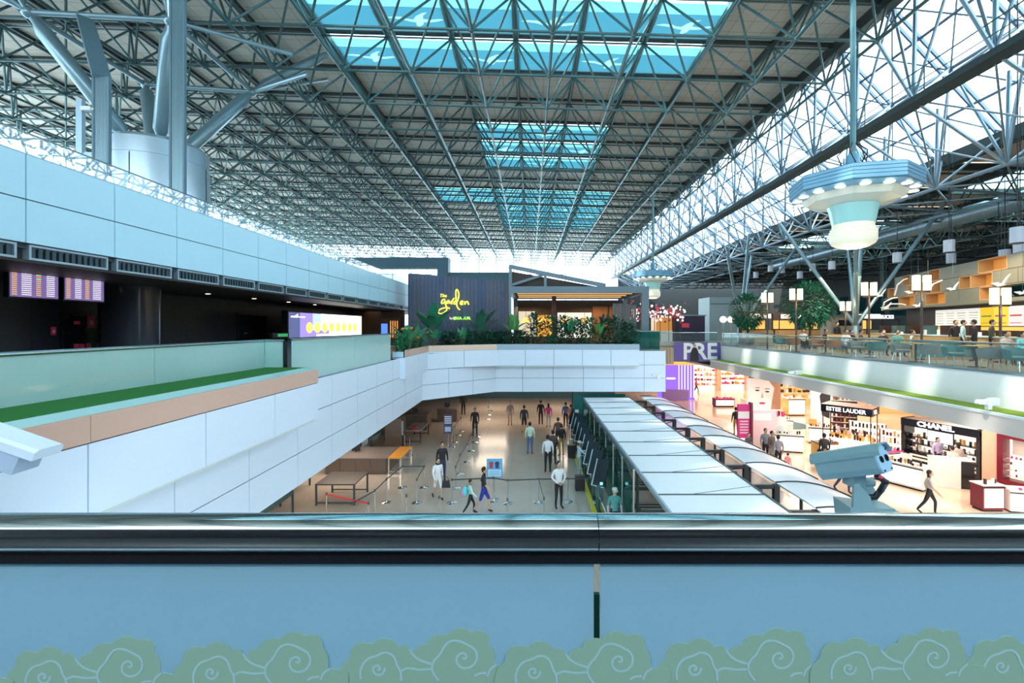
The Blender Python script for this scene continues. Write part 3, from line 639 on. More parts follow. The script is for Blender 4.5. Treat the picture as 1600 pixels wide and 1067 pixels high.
for i, px in enumerate((105,226,325,397,451,492)):
    yy = 11.2*F/(VX-px); t = thing('downlight', '%s round downlight in the dark soffit counted from the screens' % ORD[i], 'downlight', (-11.2,yy,7.95), 0, 'soffit downlights')
    obj('trim', MB().lathe([(.10,0),(.10,-.02),(.085,-.02)], 16), 'black', t); obj('lens', MB().lathe([(.08,-.005),(.075,-.025)], 16), emit('downlight', (1,.8,.5), 5), t)
# billboard
M['bb_white'] = emit('billboard_white', (.95,.93,1), 1.7); M['bb_violet'] = emit('billboard_violet', (.36,.28,.80), .9); M['bb_dark'] = emit('billboard_dark', (.16,.20,.42), .6); M['bb_blue'] = emit('billboard_blue', (.42,.55,.95), 1.1); M['bb_yellow'] = emit('billboard_yellow', (1,.88,.12), 1.3)
bx = -11.0; y0, y1 = 21.2, 30.3
t = thing('led_billboard', 'long glowing violet and white billboard with a row of yellow discs', 'billboard', (bx,y0,5.4))
zt_, zb_ = EYE+.66-5.4, EYE-.52-5.4
obj('casing', MB().box((-.3,-.1,zb_-.08),(-.02,y1-y0+.1,zt_+.08)), 'black', t); obj('plinth', MB().box((-.3,0,0),(-.05,y1-y0,zb_-.08)), 'black', t)
for a, b, m_ in ((0,1.0,'bb_dark'),(1.0,2.3,'bb_violet'),(2.3,3.2,'bb_blue'),(3.2,9.1,'bb_white')): obj('display_field', MB().box((-.02,a,zb_),(0,b,zt_)), m_, t)
obj('lower_band', MB().box((0,1.0,zb_),(.004,4.2,zb_+.32)), 'bb_violet', t); obj('caption_bar', MB().box((.004,2.7,zb_+.02),(.008,9.0,zb_+.12)), 'bb_white', t)
for k in range(8):
    yy = 1.95+k*.86; obj('yellow_disc', MB().add([(.006,yy+.34*math.cos(2*PI*i/20),zb_+.46+.27*math.sin(2*PI*i/20)) for i in range(20)], [tuple(range(20))]), 'bb_yellow', t)
obj('logo', MB().box((.004,.15,zt_-.24),(.008,.75,zt_-.17)).box((.004,.8,zt_-.23),(.008,1.5,zt_-.18)).prism([(.004,.5,zt_-.17),(.004,.8,zt_-.17),(.004,.8,zt_-.05)], (.004,0,0)), 'bb_white', t)
t = thing('exit_sign', 'small green lit exit box at the left foot of the billboard', 'sign', (-10.6,19.2,5.4)); obj('post', MB().tube((0,0.4,0),(0,.4,.95),.03,8), 'black', t)
obj('box', MB().box((-.06,-.2,.93),(.06,1.1,1.13)), 'black', t); obj('lit_panel', MB().box((.06,.2,.97),(.065,1.0,1.09)), mat('exit_green', (.02,.25,.08), .4, em=(.05,.5,.15), es=.4), t)
# back-of-recess colour: lit shop beyond the billboard
t = thing('lit_display_case', 'small blue and orange lit display case deep in the left recess', 'display case', (-10.6,33.4,5.4))
obj('case', MB().box((-.5,0,0),(1.2,.4,2.0)), mat('case_brown', (.10,.05,.03), .5), t); obj('blue_screen', MB().box((-.1,-.02,.7),(.35,0,1.6)), emit('blue_scr', (.1,.25,.9), .9), t)
for k in range(4): obj('lit_strip', MB().box((.55+k*.16,-.02,.6),(.60+k*.16,0,1.8)), emit('orange_strip', (1,.35,.08), 1.0), t)
# ================================================================ PEOPLE
BONES = [('pel','spi',0),('spi','che',0),('che','nek',0),('nek','hed',2)]
for s in 'LR':
    BONES += [('che','sh'+s,0),('sh'+s,'el'+s,0),('el'+s,'wr'+s,4),('wr'+s,'hd'+s,2),('pel','hi'+s,1),('hi'+s,'kn'+s,1),('kn'+s,'an'+s,5),('an'+s,'to'+s,3)]
RAD = dict(pel=.135,spi=.125,che=.15,nek=.055,hed=.06,sh=.072,el=.046,wr=.030,hd=.028,hi=.098,kn=.062,an=.042,to=.036)
def pose(kind):
    J = dict(pel=(0,0,.95),spi=(0,0,1.14),che=(0,.01,1.33),nek=(0,0,1.47),hed=(0,-.01,1.55))
    for s, k in (('L',-1),('R',1)):
        J['sh'+s] = (k*.17,.01,1.40); J['el'+s] = (k*.23,.03,1.13); J['wr'+s] = (k*.24,-.05,.90); J['hd'+s] = (k*.235,-.08,.82)
        J['hi'+s] = (k*.085,0,.90); J['kn'+s] = (k*.10,-.02,.50); J['an'+s] = (k*.11,.03,.09); J['to'+s] = (k*.13,-.14,.035)
        if kind == 'walk':
            J['kn'+s] = (k*.09,-.16*k-.03,.52); J['an'+s] = (k*.09,-.27*k+.10,.10 if k>0 else .16); J['to'+s] = (k*.10,-.27*k-.06,.04)
            J['el'+s] = (k*.24,.10*k+.02,1.14); J['wr'+s] = (k*.25,.18*k-.10,.93); J['hd'+s] = (k*.25,.2*k-.15,.86)
        if kind == 'hold': J['el'+s] = (k*.25,.0,1.14); J['wr'+s] = (k*.13,-.24,1.10); J['hd'+s] = (k*.06,-.29,1.13)
        if kind == 'clasp': J['el'+s] = (k*.27,.02,1.15); J['wr'+s] = (k*.10,-.16,.98); J['hd'+s] = (k*.03,-.19,.95)
        if kind == 'reach': J['el'+s] = (k*.22,-.16,1.20); J['wr'+s] = (k*.17,-.40,1.22); J['hd'+s] = (k*.15,-.48,1.22)
        if kind == 'sit':
            J['kn'+s] = (k*.13,-.44,.93); J['an'+s] = (k*.13,-.42,.53); J['to'+s] = (k*.14,-.58,.49)
            J['el'+s] = (k*.25,-.06,1.16); J['wr'+s] = (k*.14,-.28,1.10); J['hd'+s] = (k*.09,-.35,1.10)
    if kind == 'sit':
        for k in J: J[k] = (J[k][0], J[k][1], J[k][2]-.45)
    return J
PC = {}
def body(kind):
    if kind in PC: return PC[kind]
    J = pose(kind); names = list(J); me = bpy.data.meshes.new('skel')
    me.from_pydata([J[n] for n in names], [(names.index(a),names.index(b)) for a,b,_ in BONES], [])
    o = bpy.data.objects.new('skel', me); col.objects.link(o); md = o.modifiers.new('s','SKIN'); md.use_smooth_shade = True; md.branch_smoothing = .3
    for i, n in enumerate(names):
        r = RAD.get(n, RAD.get(n[:2], .05)); v = me.skin_vertices[0].data[i]
        v.radius = (r*1.12, r*.78) if n in ('pel','spi','che') else (r,r); v.use_root = n == 'pel'
    o.modifiers.new('u','SUBSURF').levels = 1
    dg = bpy.context.evaluated_depsgraph_get(); b = bpy.data.meshes.new_from_object(o.evaluated_get(dg)); bpy.data.objects.remove(o)
    bm = bmesh.new(); bm.from_mesh(b); seg = [(Vector(J[a]),Vector(J[c]),m) for a,c,m in BONES]
    def near_m(p):
        best, mm = 9, 0
        for a, c, m in seg:
            d = c-a; t = max(0,min(1,(p-a).dot(d)/max(d.length_squared,1e-9))); q = (p-a-d*t).length*(1.0 if m not in (3,) else .8)
            if q < best: best, mm = q, m
        return mm
    for f in bm.faces: f.material_index = near_m(f.calc_center_median())
    x = MB(); H = Vector(J['hed'])+Vector((0,-.012,.07)); x.mi = 2
    x.ball(H, .098, 12, 9, (.80,.98,1.22)); x.ball(H+Vector((0,-.10,-.015)), .016, 6, 4, (1,1.1,1.5))
    for k in (-1,1): x.ball(H+Vector((k*.079,.012,-.01)), .022, 6, 4, (.5,.9,1.5))
    x.mi = 3
    for k in (-1,1): x.ball(H+Vector((k*.033,-.083,.015)), .011, 6, 4, (1.3,.7,.8))
    x.ball(H+Vector((0,-.087,-.055)), .012, 6, 4, (2,.6,.5)); x.mi = 2
    for s, k in (('L',-1),('R',1)):
        w, h = Vector(J['wr'+s]), Vector(J['hd'+s]); d = (h-w).normalized(); side = d.cross(Vector((0,0,1))); 
        side = side.normalized() if side.length > .1 else Vector((0,1,0))
        for q in range(4): a = h+side*(q-1.5)*.016; x.path([a, a+d*.04, a+d*(.07-.008*abs(q-1.3))+Vector((0,-.01,-.006))], [.010,.009,.006], 5)
        a = w+d*.03; x.path([a+side*.02, a+side*.045+d*.03, a+side*.045+d*.055], [.011,.009,.007], 5)
    k0 = [bm.verts.new(v) for v in x.v]
    for f, m in zip(x.f, x.m): nf = bm.faces.new([k0[i] for i in f]); nf.material_index = m; nf.smooth = True
    bmesh.ops.recalc_face_normals(bm, faces=bm.faces); bm.to_mesh(b); bm.free(); PC[kind] = (b, H); return PC[kind]
def cm(c, r=.7): return mat('cloth_%.2f_%.2f_%.2f' % c, c, r, var=.12, scale=9)
SKIN = mat('skin', (.55,.34,.24), .5); SHOE = cm((.02,.02,.02)); BLK = (.015,.015,.02); WHT = (.75,.77,.8); NVY = (.03,.04,.09); GRY = (.25,.25,.27); JEAN = (.08,.14,.28)
def person(label, x, y, z, rz, kind='stand', h=1.7, top=BLK, legs=BLK, sleeve=None, calf=None, hair=(.012,.01,.009), cap=None, group=None, long=False):
    b, H = body(kind); me = b.copy()
    for m in (cm(top), cm(legs), SKIN, SHOE, SKIN if sleeve == 'bare' else cm(sleeve or top), SKIN if calf == 'bare' else cm(calf or legs)): me.materials.append(m)
    t = thing('person', label, 'person', (x,y,z), rz, group); s = h/1.73; t.scale = (s,s,s)
    link('body', me, t)
    hb = MB(); hb.ball(H+Vector((0,.018,.022)), .103, 12, 8, (.86,.95,1.12))
    if long: hb.ball(H+Vector((0,.05,-.10)), .09, 10, 6, (.9,.5,1.5))
    hb.v = [(a, max(c, -.062+H.y if d > H.z+.02 else -.02+H.y), d) for a, c, d in hb.v]
    obj('hair', hb, cm(hair), t, True)
    if cap: obj('cap', MB().lathe([(.098,0),(.098,.05),(.07,.09),(.0,.10)], 14, (H.x,H.y+.01,H.z+.035)).box((-.07,H.y-.19,H.z+.035),(.07,H.y-.06,H.z+.05)), cm(cap), t, True)
    return t
def at_floor(px, py): return FL(px, py)
# ================================================================ PLANTS
M['leaf1'] = mat('leaf_deep', (.025,.21,.115), .4, var=.4, scale=6); M['leaf2'] = mat('leaf_mid', (.04,.26,.12), .4, var=.4, scale=6); M['leaf3'] = mat('leaf_dark', (.024,.125,.08), .45, var=.5, scale=6); M['leaf4'] = mat('leaf_bright', (.08,.28,.08), .4, var=.3, scale=6)
M['stem'] = mat('stem', (.10,.12,.05), .7); M['flower'] = mat('flower_orange', (.8,.30,.06), .6); M['trunk'] = mat('trunk', (.10,.07,.045), .8, var=.3)
def blade(mb, p, d, L, w, droop, n=5, fold=.15):
    p = Vector(p); d = Vector(d).normalized(); u = d.cross(Vector((0,0,1)))
    u = u.normalized() if u.length > .05 else Vector((1,0,0)); vs = []; q = p.copy(); dd = d.copy()
    for i in range(n+1):
        t = i/n; ww = w*math.sin(PI*min(.98,.08+t*.92))**.7*.5; up = u.cross(dd)
        vs += [q-u*ww+up*ww*fold, q.copy(), q+u*ww+up*ww*fold]; q = q+dd*(L/n); dd = (dd+Vector((0,0,-droop/n))).normalized()
    mb.add(vs, [f for i in range(n) for f in ((3*i,3*i+1,3*i+4,3*i+3),(3*i+1,3*i+2,3*i+5,3*i+4))])
def big_plant(label, x, y, z, h, n, m, w=.22, spread=.5, flowers=0, group='garden planting'):
    t = thing('broadleaf_plant', label, 'plant', (x,y,z), 0, group); sm = MB()
    for i in range(n):
        a = 2*PI*i/n+random.uniform(-.3,.3); el = random.uniform(.35,1.0); b = Vector((.08*math.cos(a),.08*math.sin(a),0)); hh = h*random.uniform(.35,.6)
        tip = b+Vector((math.cos(a)*spread*.5*(1.2-el), math.sin(a)*spread*.5*(1.2-el), hh)); sm.path([b,(b+tip)/2+Vector((0,0,.05)),tip], [.02,.016,.012], 5)
        mb = MB(); blade(mb, tip*1.0, (math.cos(a)*spread*1.3*(1.15-el)+.02, math.sin(a)*spread*(1.15-el), el), h*random.uniform(.45,.62), w*h*random.uniform(.8,1.2), random.uniform(.4,1.0)); obj('leaf', mb, m, t, True)
    obj('stems', sm, 'stem', t)
    for i in range(flowers):
        a = random.uniform(0,6.3); obj('flower', MB().ball((math.cos(a)*.25,math.sin(a)*.25-.15,h*random.uniform(.5,.85)), .09, 7, 5, (1.2,1,.7)), 'flower', t)
def shrub(label, x, y, z, w, h, n, m, ls=.16, group='garden planting', name='leafy_shrub', dep=.4):
    t = thing(name, label, 'plant', (x,y,z), 0, group); mb = MB(); sm = MB()
    for i in range(n):
        a = random.uniform(0,2*PI); r = math.sqrt(random.random()); zz = random.uniform(.05,1)*h; k = math.sin(PI*min(.95,zz/h*.8+.15))**.5
        p = (r*math.cos(a)*w/2*k, r*math.sin(a)*dep*k, zz); blade(mb, p, (math.cos(a)*.8+random.uniform(-.4,.4), math.sin(a)*.8+random.uniform(-.4,.4), random.uniform(-.2,.9)), ls*random.uniform(.7,1.3), ls*.5, .5, 2)
    for i in range(6):
        a = random.uniform(0,6.3); sm.path([(0,0,0),(math.cos(a)*w*.15,math.sin(a)*.1,h*.4),(math.cos(a)*w*.3,math.sin(a)*.2,h*.8)], [.02,.014,.006], 5)
    f = obj('foliage', mb, m, t); f['kind'] = 'stuff'; obj('stems', sm, 'stem', t)
# ================================================================ GARDEN RESTAURANT
pl = struct('trim_4', None, None, 'long white planter box with bronze and blue trim edging the restaurant', 'planter')
Q = [(-5.46,20.2),(-5.46,24.9),(-1.93,27.05),(6.38,27.05)]
obj('core', MB().prism([(-5.50,20.24,4.53),(-5.50,24.94,4.53),(-1.95,27.1,4.53),(6.34,27.1,4.53),(6.36,28.4,4.53),(-2.3,28.4,4.53),(-5.95,26.0,4.53),(-5.95,20.24,4.53)], (0,0,1.0)), 'joint', pl)
obj('soil', MB().prism([(-5.50,20.3,5.56),(-5.50,24.94,5.56),(-1.95,27.1,5.56),(6.34,27.1,5.56),(6.36,28.4,5.56),(-2.3,28.4,5.56),(-5.95,26.0,5.56),(-5.95,20.3,5.56)], (0,0,.1)), mat('soil', (.03,.02,.015), .9, var=.4, scale=20), pl)
for (a, b), n, tm in zip(zip(Q[:-1],Q[1:]), (2,2,5), ('brown', mat('trim_peach', (.78,.58,.46), .4), mat('trim_blue', (.34,.46,.56), .4))):
    l = math.hypot(b[0]-a[0], b[1]-a[1]); jj = [l*k/n for k in range(n+1)]
    panel_wall(pl, a, b, [4.51,5.46], jj, -.04, 'panel_white'); panel_wall(pl, a, b, [5.46,5.77], [0,l], -.04, tm, .0, 'trim_board')
obj('right_end', MB().box((6.34,27.05,4.51),(6.38,28.4,5.77)), 'panel_white', pl); obj('end_panel', MB().box((-5.97,20.16,4.51),(-5.44,20.2,5.44)), 'panel_white', pl); obj('end_trim', MB().box((-5.97,20.16,5.46),(-5.50,20.2,5.70)), 'panel_blue', pl)
obj('bottom_trim', MB().box((-1.93,27.02,4.47),(6.38,27.66,4.51)), mat('bottom_trim', (.6,.68,.62), .5), pl)
# sign wall of planks
sw = thing('sign_wall', 'dark blue-grey wall of vertical planks carrying the yellow script sign', 'wall', (-7.95,30.5,5.36))
LW = 6.55; n = 26
obj('backing', MB().prism([(0,.05,0),(LW,.05,0),(LW,.05,4.40),(0,.05,4.92)], (0,.2,0)), 'black', sw)
wm = [mat('plank_%d' % i, c, .5, var=.25, scale=4) for i, c in enumerate(((.075,.11,.19),(.10,.11,.16),(.06,.095,.17),(.13,.12,.15),(.09,.10,.14)))]
for k in range(n):
    x0, x1 = LW*k/n+.008, LW*(k+1)/n-.008; h0, h1 = 4.95-.54*x0/LW, 4.95-.54*x1/LW
    obj('plank', MB().prism([(x0,0,0),(x1,0,0),(x1,0,h1),(x0,0,h0)], (0,.05,0)), wm[random.choice((0,0,2,2,1,3,4))], sw)
obj('side_return', MB().box((-.06,0,0),(-.01,3,4.9)), 'wood_dark', sw)
ns = thing('script_sign', 'glowing yellow handwritten garden sign on the plank wall', 'sign', P(711,475,30.42))
M['neon'] = emit('neon_yellow', (1,.86,.10), 1.5); M['neon_green'] = emit('neon_green', (.35,1,.12), 1.3); M['neon_white'] = emit('neon_white', (.9,.85,1), .8)
SX, SY = 15.24, 15.24            # photo crop pixels per photo pixel
def sp(u, v): return (((670+u/SX)-711)/F*30.42, 0, -((440+v/SY)-475)/F*30.42)
scr = {'g_letter':[(385,430),(350,418),(315,450),(298,500),(310,525),(345,515),(375,480),(388,450),(385,510),(405,560),(430,610),(435,660),(400,710),(340,755),(270,765),(220,735),(225,690),(280,650),(360,625),(430,615),(480,625),(495,645)],
 'a_letter':[(490,450),(450,455),(420,495),(425,520),(465,505),(495,465),(490,505),(505,520)],'r_letter':[(535,460),(540,500),(545,550),(545,500),(565,440),(605,390)],
 'd_letter':[(655,470),(620,460),(590,500),(600,540),(640,525),(675,480),(705,400),(720,300),(695,210),(655,175),(640,260),(645,370),(655,480),(665,560),(690,630),(738,672)],
 'e_letter':[(735,520),(790,505),(815,470),(785,455),(750,490),(745,530),(775,548),(820,530)],'n_letter':[(850,470),(860,510),(858,548),(875,500),(910,465),(935,490),(940,530),(955,548)]}
for k, pts in scr.items():
    for _ in range(2):
        n2 = [pts[0]]
        for a, b in zip(pts[:-1],pts[1:]): n2 += [(a[0]*.75+b[0]*.25,a[1]*.75+b[1]*.25),(a[0]*.25+b[0]*.75,a[1]*.25+b[1]*.75)]
        pts = n2+[pts[-1]]
    obj(k, MB().path([sp(u,v) for u, v in pts], .040, 6), 'neon', ns, True)
txt('the_word', 'The', .30, 'neon', ns, sp(340,335), (PI/2,0,0), .02, .2)
txt('by_word', 'by', .22, 'neon_white', ns, sp(530,870), (PI/2,0,0), .02); txt('green_name', 'EVA AIR', .26, 'neon_green', ns, sp(790,875), (PI/2,0,0), .02, 0, 1.2, .008); obj('green_emblem', MB().tube((sp(612,875)[0],-.02,sp(612,875)[2]),(sp(612,875)[0],.02,sp(612,875)[2]),.10,10), 'neon_green', ns)
# teal portal behind
tp = thing('teal_portal', 'flat teal beam and leg rising behind the plank wall', 'portal', (-16.9,38,5.36))
obj('beam', MB().box((0,0,6.25),(10.2,1.2,7.1)), 'teal', tp); obj('leg', MB().box((9.3,0,0),(10.2,1.2,6.25)), 'teal', tp); obj('low_wall', MB().box((10.25,.2,0),(15.2,.8,5.9)), 'teal', tp)
# pergola
M['pergola'] = mat('pergola_steel', (.14,.20,.24), .4, .3); M['slat_brown'] = mat('slat_brown', (.06,.04,.03), .5); M['warm_wood'] = mat('warm_wood', (.35,.14,.05), .5, var=.3)
pg = thing('pergola', 'dark steel pergola with slanting truss over the restaurant terrace', 'pergola', (-1.35,29.6,5.36))
zb, zt = EYE+2.14-5.36, EYE+2.56-5.36
obj('front_beam', MB().box((0,0,zb),(8.95,.3,zt)), 'pergola', pg); obj('back_beam', MB().box((0,6.4,zb),(8.95,6.7,zt)), 'pergola', pg)
for x in (0,8.6): obj('side_beam', MB().box((x,.3,zb),(x+.3,6.4,zt)), 'pergola', pg)
obj('post', MB().box((8.5,0,0),(8.95,.35,zb)), 'pergola', pg); obj('post', MB().box((0,0,0),(.16,.3,zb)), 'pergola', pg); obj('post', MB().box((2.9,3,0),(3.2,3.3,zb)), mat('post_red', (.12,.03,.02), .5), pg)
for x in (.1,8.6): obj('post', MB().box((x,6.4,0),(x+.3,6.7,zb)), 'pergola', pg)
obj('king_post', MB().box((0,.02,zt),(.2,.26,EYE+3.85-5.36)), 'pergola', pg); obj('slant_rafter', MB().bar((0,.14,EYE+3.85-5.36),(6.2,.14,zt+.05),.2,.26), 'pergola', pg)
obj('strut', MB().bar((.2,.14,zt+.1),(2.3,.14,zt+.78),.14,.16), 'pergola', pg); obj('strut', MB().box((2.25,.05,zt),(2.42,.22,zt+.8)), 'pergola', pg)
obj('gable_board', MB().prism([(.1,.7,zt),(6.0,.7,zt),(.1,.7,EYE+3.6-5.36)], (0,.06,0)), 'slat_brown', pg)
for k in range(9): pbox('roof_slat', (.1,.55+k*.68,zb+.12), (8.85,.72+k*.68,zb+.36), 'slat_brown', pg)
for k in range(3): pbox('ceiling_lamp_bar', (.5,1.5+k*1.9,zb+.03), (8.2,1.58+k*1.9,zb+.1), mat('bar_warm', (.5,.3,.15), .4, em=(1,.55,.2), es=.5), pg)
rb = struct('wall_restaurant', MB().box((-1.3,37.0,5.36),(8.0,37.2,8.9)), 'slat_brown', 'dark back wall inside the restaurant', 'wall')
for i, (x0, x1, z0, z1, m_) in enumerate(((-.9,.5,6.0,8.0,emit('warm_panel', (1,.85,.62), .55)),(.6,1.8,6.0,7.7,emit('amber_panel', (1,.45,.06), .8)),(2.2,4.9,5.9,7.9,emit('cream_panel', (.95,.85,.70), .75)),(5.0,6.2,5.6,8.4,'warm_wood'),(6.3,7.6,5.6,8.4,'warm_wood'))): obj('lit_panel', MB().box((x0,36.9,z0),(x1,36.98,z1)), m_, rb)
for i, x in enumerate((-.3,.9,2.6,4.0)):
    t = thing('pendant_lamp', '%s glowing amber pendant shade inside the restaurant from the left' % ORD[i], 'lamp', (x,34,8.4-1.3), 0, 'restaurant pendant lamps'); ptube('cord', (0,0,.3), (0,0,1.2), .012, 'black', t); obj('shade', MB().lathe([(.32,0),(.28,.2),(.10,.34)], 16), emit('amber_shade', (1,.55,.12), 1.3), t, True)
for i, x in enumerate((5.6,6.3,7.0)):
    t = thing('slatted_screen', '%s tall grey slatted screen at the right of the pergola' % ORD[i], 'screen', (x,31.2+i*.9,5.36), 0, 'slatted screens of the pergola'); obj('frame', MB().box((0,0,0),(.06,.1,3.0)).box((.5,0,0),(.56,.1,3.0)), 'pergola', t)
    for k in range(4): pbox('slat', (.07+k*.11,.02,.02), (.15+k*.11,.08,2.98), mat('slat_grey', (.16,.17,.18), .5), t)
# plants along the planter
PZ = 5.64
big_plant('tall banana-leaved plant at the left part of the plank wall', -6.0+.4, 26.6, PZ, 2.3, 11, 'leaf1', .24, .8)
big_plant('spreading broad-leaved plant below the right of the script sign', -3.0, 28.3, PZ, 2.2, 11, 'leaf3', .22, .9)
big_plant('light green upright banana plant in front of the plank wall edge', -1.0, 27.95, PZ, 1.8, 8, 'leaf4', .22, .5)
big_plant('bright orange-flowered plant at the near corner of the planter', -5.72, 21.6, PZ, 1.3, 16, 'leaf2', .24, .8, 4); big_plant('low leafy plant second along the near planter arm', -5.72, 23.0, PZ, 1.2, 16, 'leaf2', .24, .8, 2)
big_plant('flowering plant with orange heads at the planter bend', -5.3, 25.6, PZ, 1.1, 14, 'leaf1', .24, .7, 3); big_plant('orange-flowered plant under the script sign', -3.9, 26.6, PZ, 1.05, 13, 'leaf2', .22, .7, 3)
big_plant('banana plant with pale ribs under the pergola beam', 2.3, 27.95, PZ, 1.8, 9, 'leaf2', .2, .7); big_plant('pale green sword-leaved plant near the right of the planter', 4.1, 27.9, PZ, 1.6, 10, 'leaf4', .16, .7)
for i, x in enumerate((-4.6,-3.4,-2.4,-1.6,-.6,.3,1.2,2.0,2.8,3.6,4.5,5.2,5.9)):
    y = 28.0 if x > -2 else 27.9+(x+1.9)*.6
    shrub('%s dark bushy shrub along the planter from its left end' % ORD[i], x, y, PZ-.02, random.uniform(1.1,1.45), (.85 if x < -.2 else random.uniform(1.3,2.0)), 420, random.choice(('leaf3','leaf1','leaf3')), .25)
for i, y in enumerate((20.7,22.3,24.1)): shrub('%s low green shrub on the near arm of the planter' % ORD[i], -5.74, y, PZ-.02, .5, .75, 260, 'leaf2', .22, dep=.75)
# ================================================================ LOWER HALL
# white slab canopy over the screening lanes
cn = thing('lane_canopy', 'long flat canopy of white panels running down the lower hall', 'canopy', (3.2,7.0,0))
PW = mat('canopy_white', (.84,.89,.94), .3, var=.02); y0s = 7.0; yF = 27.4
k = 0; yy = yF
while yy > 7.5:
    ya_ = max(7.0, yy-1.757); o = obj('canopy_panel', MB().box((0,ya_-7+.03,2.54),(2.64,yy-7-.03,2.60)), PW, cn)
    pbox('panel_joint', (0,ya_-7-.03,2.52), (2.64,ya_-7+.03,2.612), 'steel_dark', cn)
    ptube('stay_wire', (.9,ya_-7+.04,2.605), (2.6,min(yF-7,ya_-7+.6),2.605), .006, 'steel', cn, 5)
    if k % 2 == 0:
        ptube('post', (.3,ya_-7,0), (.3,ya_-7,2.54), .05, 'steel_dark', cn); ptube('post', (2.5,ya_-7,0), (2.5,ya_-7,2.54), .05, 'steel_dark', cn)
    yy -= 1.757; k += 1
obj('edge_trim', MB().box((-.06,0,2.5),(0,yF-7,2.62)), 'louvre_frame', cn); obj('edge_trim', MB().box((2.64,0,2.5),(2.70,yF-7,2.62)), 'steel_dark', cn); obj('far_trim', MB().box((-.06,yF-7,2.3),(2.7,yF-6.9,2.62)), 'steel_dark', cn)
ac = thing('arched_canopy', 'arched white canopy on black frames right of the flat white canopy', 'canopy', (6.62,7.0,0))
AW = mat('arch_white', (.66,.72,.80), .25, var=.02)
def archz(t): return 2.60+.07*math.sin(PI*t)
k = 0; yy = 28.3
while yy > 7.5:
    ya_ = yy-1.757; vs = []; n = 8
    for i in range(n+1):
        t = i/n; x, z = t*2.2, archz(t)-.5*t*t
        vs += [(x,ya_-7+.02,z),(x,yy-7-.02,z),(x,ya_-7+.02,z-.03),(x,yy-7-.02,z-.03)]
    obj('arch_panel', MB().add(vs, [(4*i,4*i+1,4*i+5,4*i+4) for i in range(n)]+[(4*i+2,4*i+6,4*i+7,4*i+3) for i in range(n)]), AW, ac, True)
    obj('arch_rib', MB().path([(t/8*2.22,ya_-7,archz(t/8)-.5*(t/8)**2+.012) for t in range(9)], .022, 5), 'black', ac)
    f = obj('lane_frame', MB().bar((-.62,ya_-7,2.5),(0,ya_-7,2.5),.09,.09).bar((-.62,ya_-7,1.7),(-.62,ya_-7,2.5),.10,.10).bar((0,ya_-7,0),(0,ya_-7,2.55),.14,.14).bar((-.62,ya_-7,1.75),(.5,ya_-7,1.75),.10,.10).bar((-.62,ya_-7,0),(-.62,ya_-7,1.7),.08,.08), 'black', ac)
    obj('frame_brace', MB().tube((-.7,ya_-7,2.45),(-.02,ya_-7+1.75,1.8),.02,5).tube((-.02,ya_-7,2.45),(-.7,ya_-7+1.75,1.8),.02,5), 'black', ac)
    yy -= 1.757; k += 1
obj('long_rail', MB().box((-.06,0,1.85),(.06,21.2,1.95)).box((.5,0,1.55),(.6,21.2,1.65)), 'black', ac)
obj('outer_rail', MB().box((2.16,0,2.0),(2.22,21.2,2.1)), 'black', ac)
for k in range(6): ptube('post', (2.15,1+k*3.5,0), (2.15,1+k*3.5,2.05), .05, 'black', ac)
# green glass partition and gates on the left side of the canopy
gp = thing('glass_partition', 'dark green glass partition beside the white canopy', 'partition', (3.13,14,0))
for k in range(8): obj('glass_pane', MB().box((-.01,k*1.7+.02,.05),(.01,k*1.7+1.68,2.45)), 'green_glass', gp); ptube('post', (0,k*1.7,0), (0,k*1.7,2.5), .03, 'chrome', gp)
obj('top_rail', MB().box((-.03,0,2.45),(.03,13.6,2.52)), 'steel', gp)
gb = thing('glass_screen', 'wide teal glass screen closing the far left of the white canopy', 'partition', (2.62,28.2,0))
for k in range(2): obj('glass_pane', MB().box((k*1.6+.02,0,.05),(k*1.6+1.58,.02,2.7)), mat('teal_glass', (.02,.16,.16), .15), gb)
obj('post', MB().box((-.08,-.03,0),(0,.05,2.85)), 'black', gb); obj('notice', MB().box((.12,-.02,1.35),(.34,0,1.75)), 'white', gb)
for i in range(9):
    y = 17.3+i*1.35; t = thing('gate_reader', '%s slanted black gate reader from the near end of the glass partition' % ORD[i], 'gate', (2.60,y,0), 0, 'row of gate readers')
    obj('pedestal', MB().box((-.12,-.08,0),(.12,.08,.9)), 'steel', t); obj('tilted_panel', MB().bar((-.05,0,.85),(.22,.35,1.75),.50,.05), 'black_gloss', t); obj('panel_rim', MB().bar((-.08,0,.83),(.19,.35,1.73),.54,.02), 'chrome', t); obj('lamp', MB().box((.0,-.1,.92),(.1,-.08,1.02)), emit('reader_teal', (.2,.9,.9), 1.2), t)
ob = thing('lane_rail', 'low sloping chrome and glass rail along the yellow floor line', 'rail', (2.55,15,0)); ptube('rail', (0,0,.55), (0,11.5,.55), .03, 'chrome', ob, 8)
for k in range(6): ptube('post', (0,.2+k*2.2,0), (0,.2+k*2.2,.55), .025, 'chrome', ob); obj('glass_pane', MB().box((-.006,.3+k*1.9,.05),(.006,2.1+k*1.9,.5)), 'green_glass', ob)
tag(obj('floor_line', MB().box((2.28,12,0),(2.46,26,.004)), mat('yellow_line', (.72,.62,.04), .5)), 'yellow safety line along the gates on the floor', 'floor marking'); tag(obj('floor_line', MB().box((2.47,12,0),(2.72,26,.004)), mat('dark_line', (.05,.05,.055), .5)), 'dark strip beside the yellow safety line', 'floor marking')
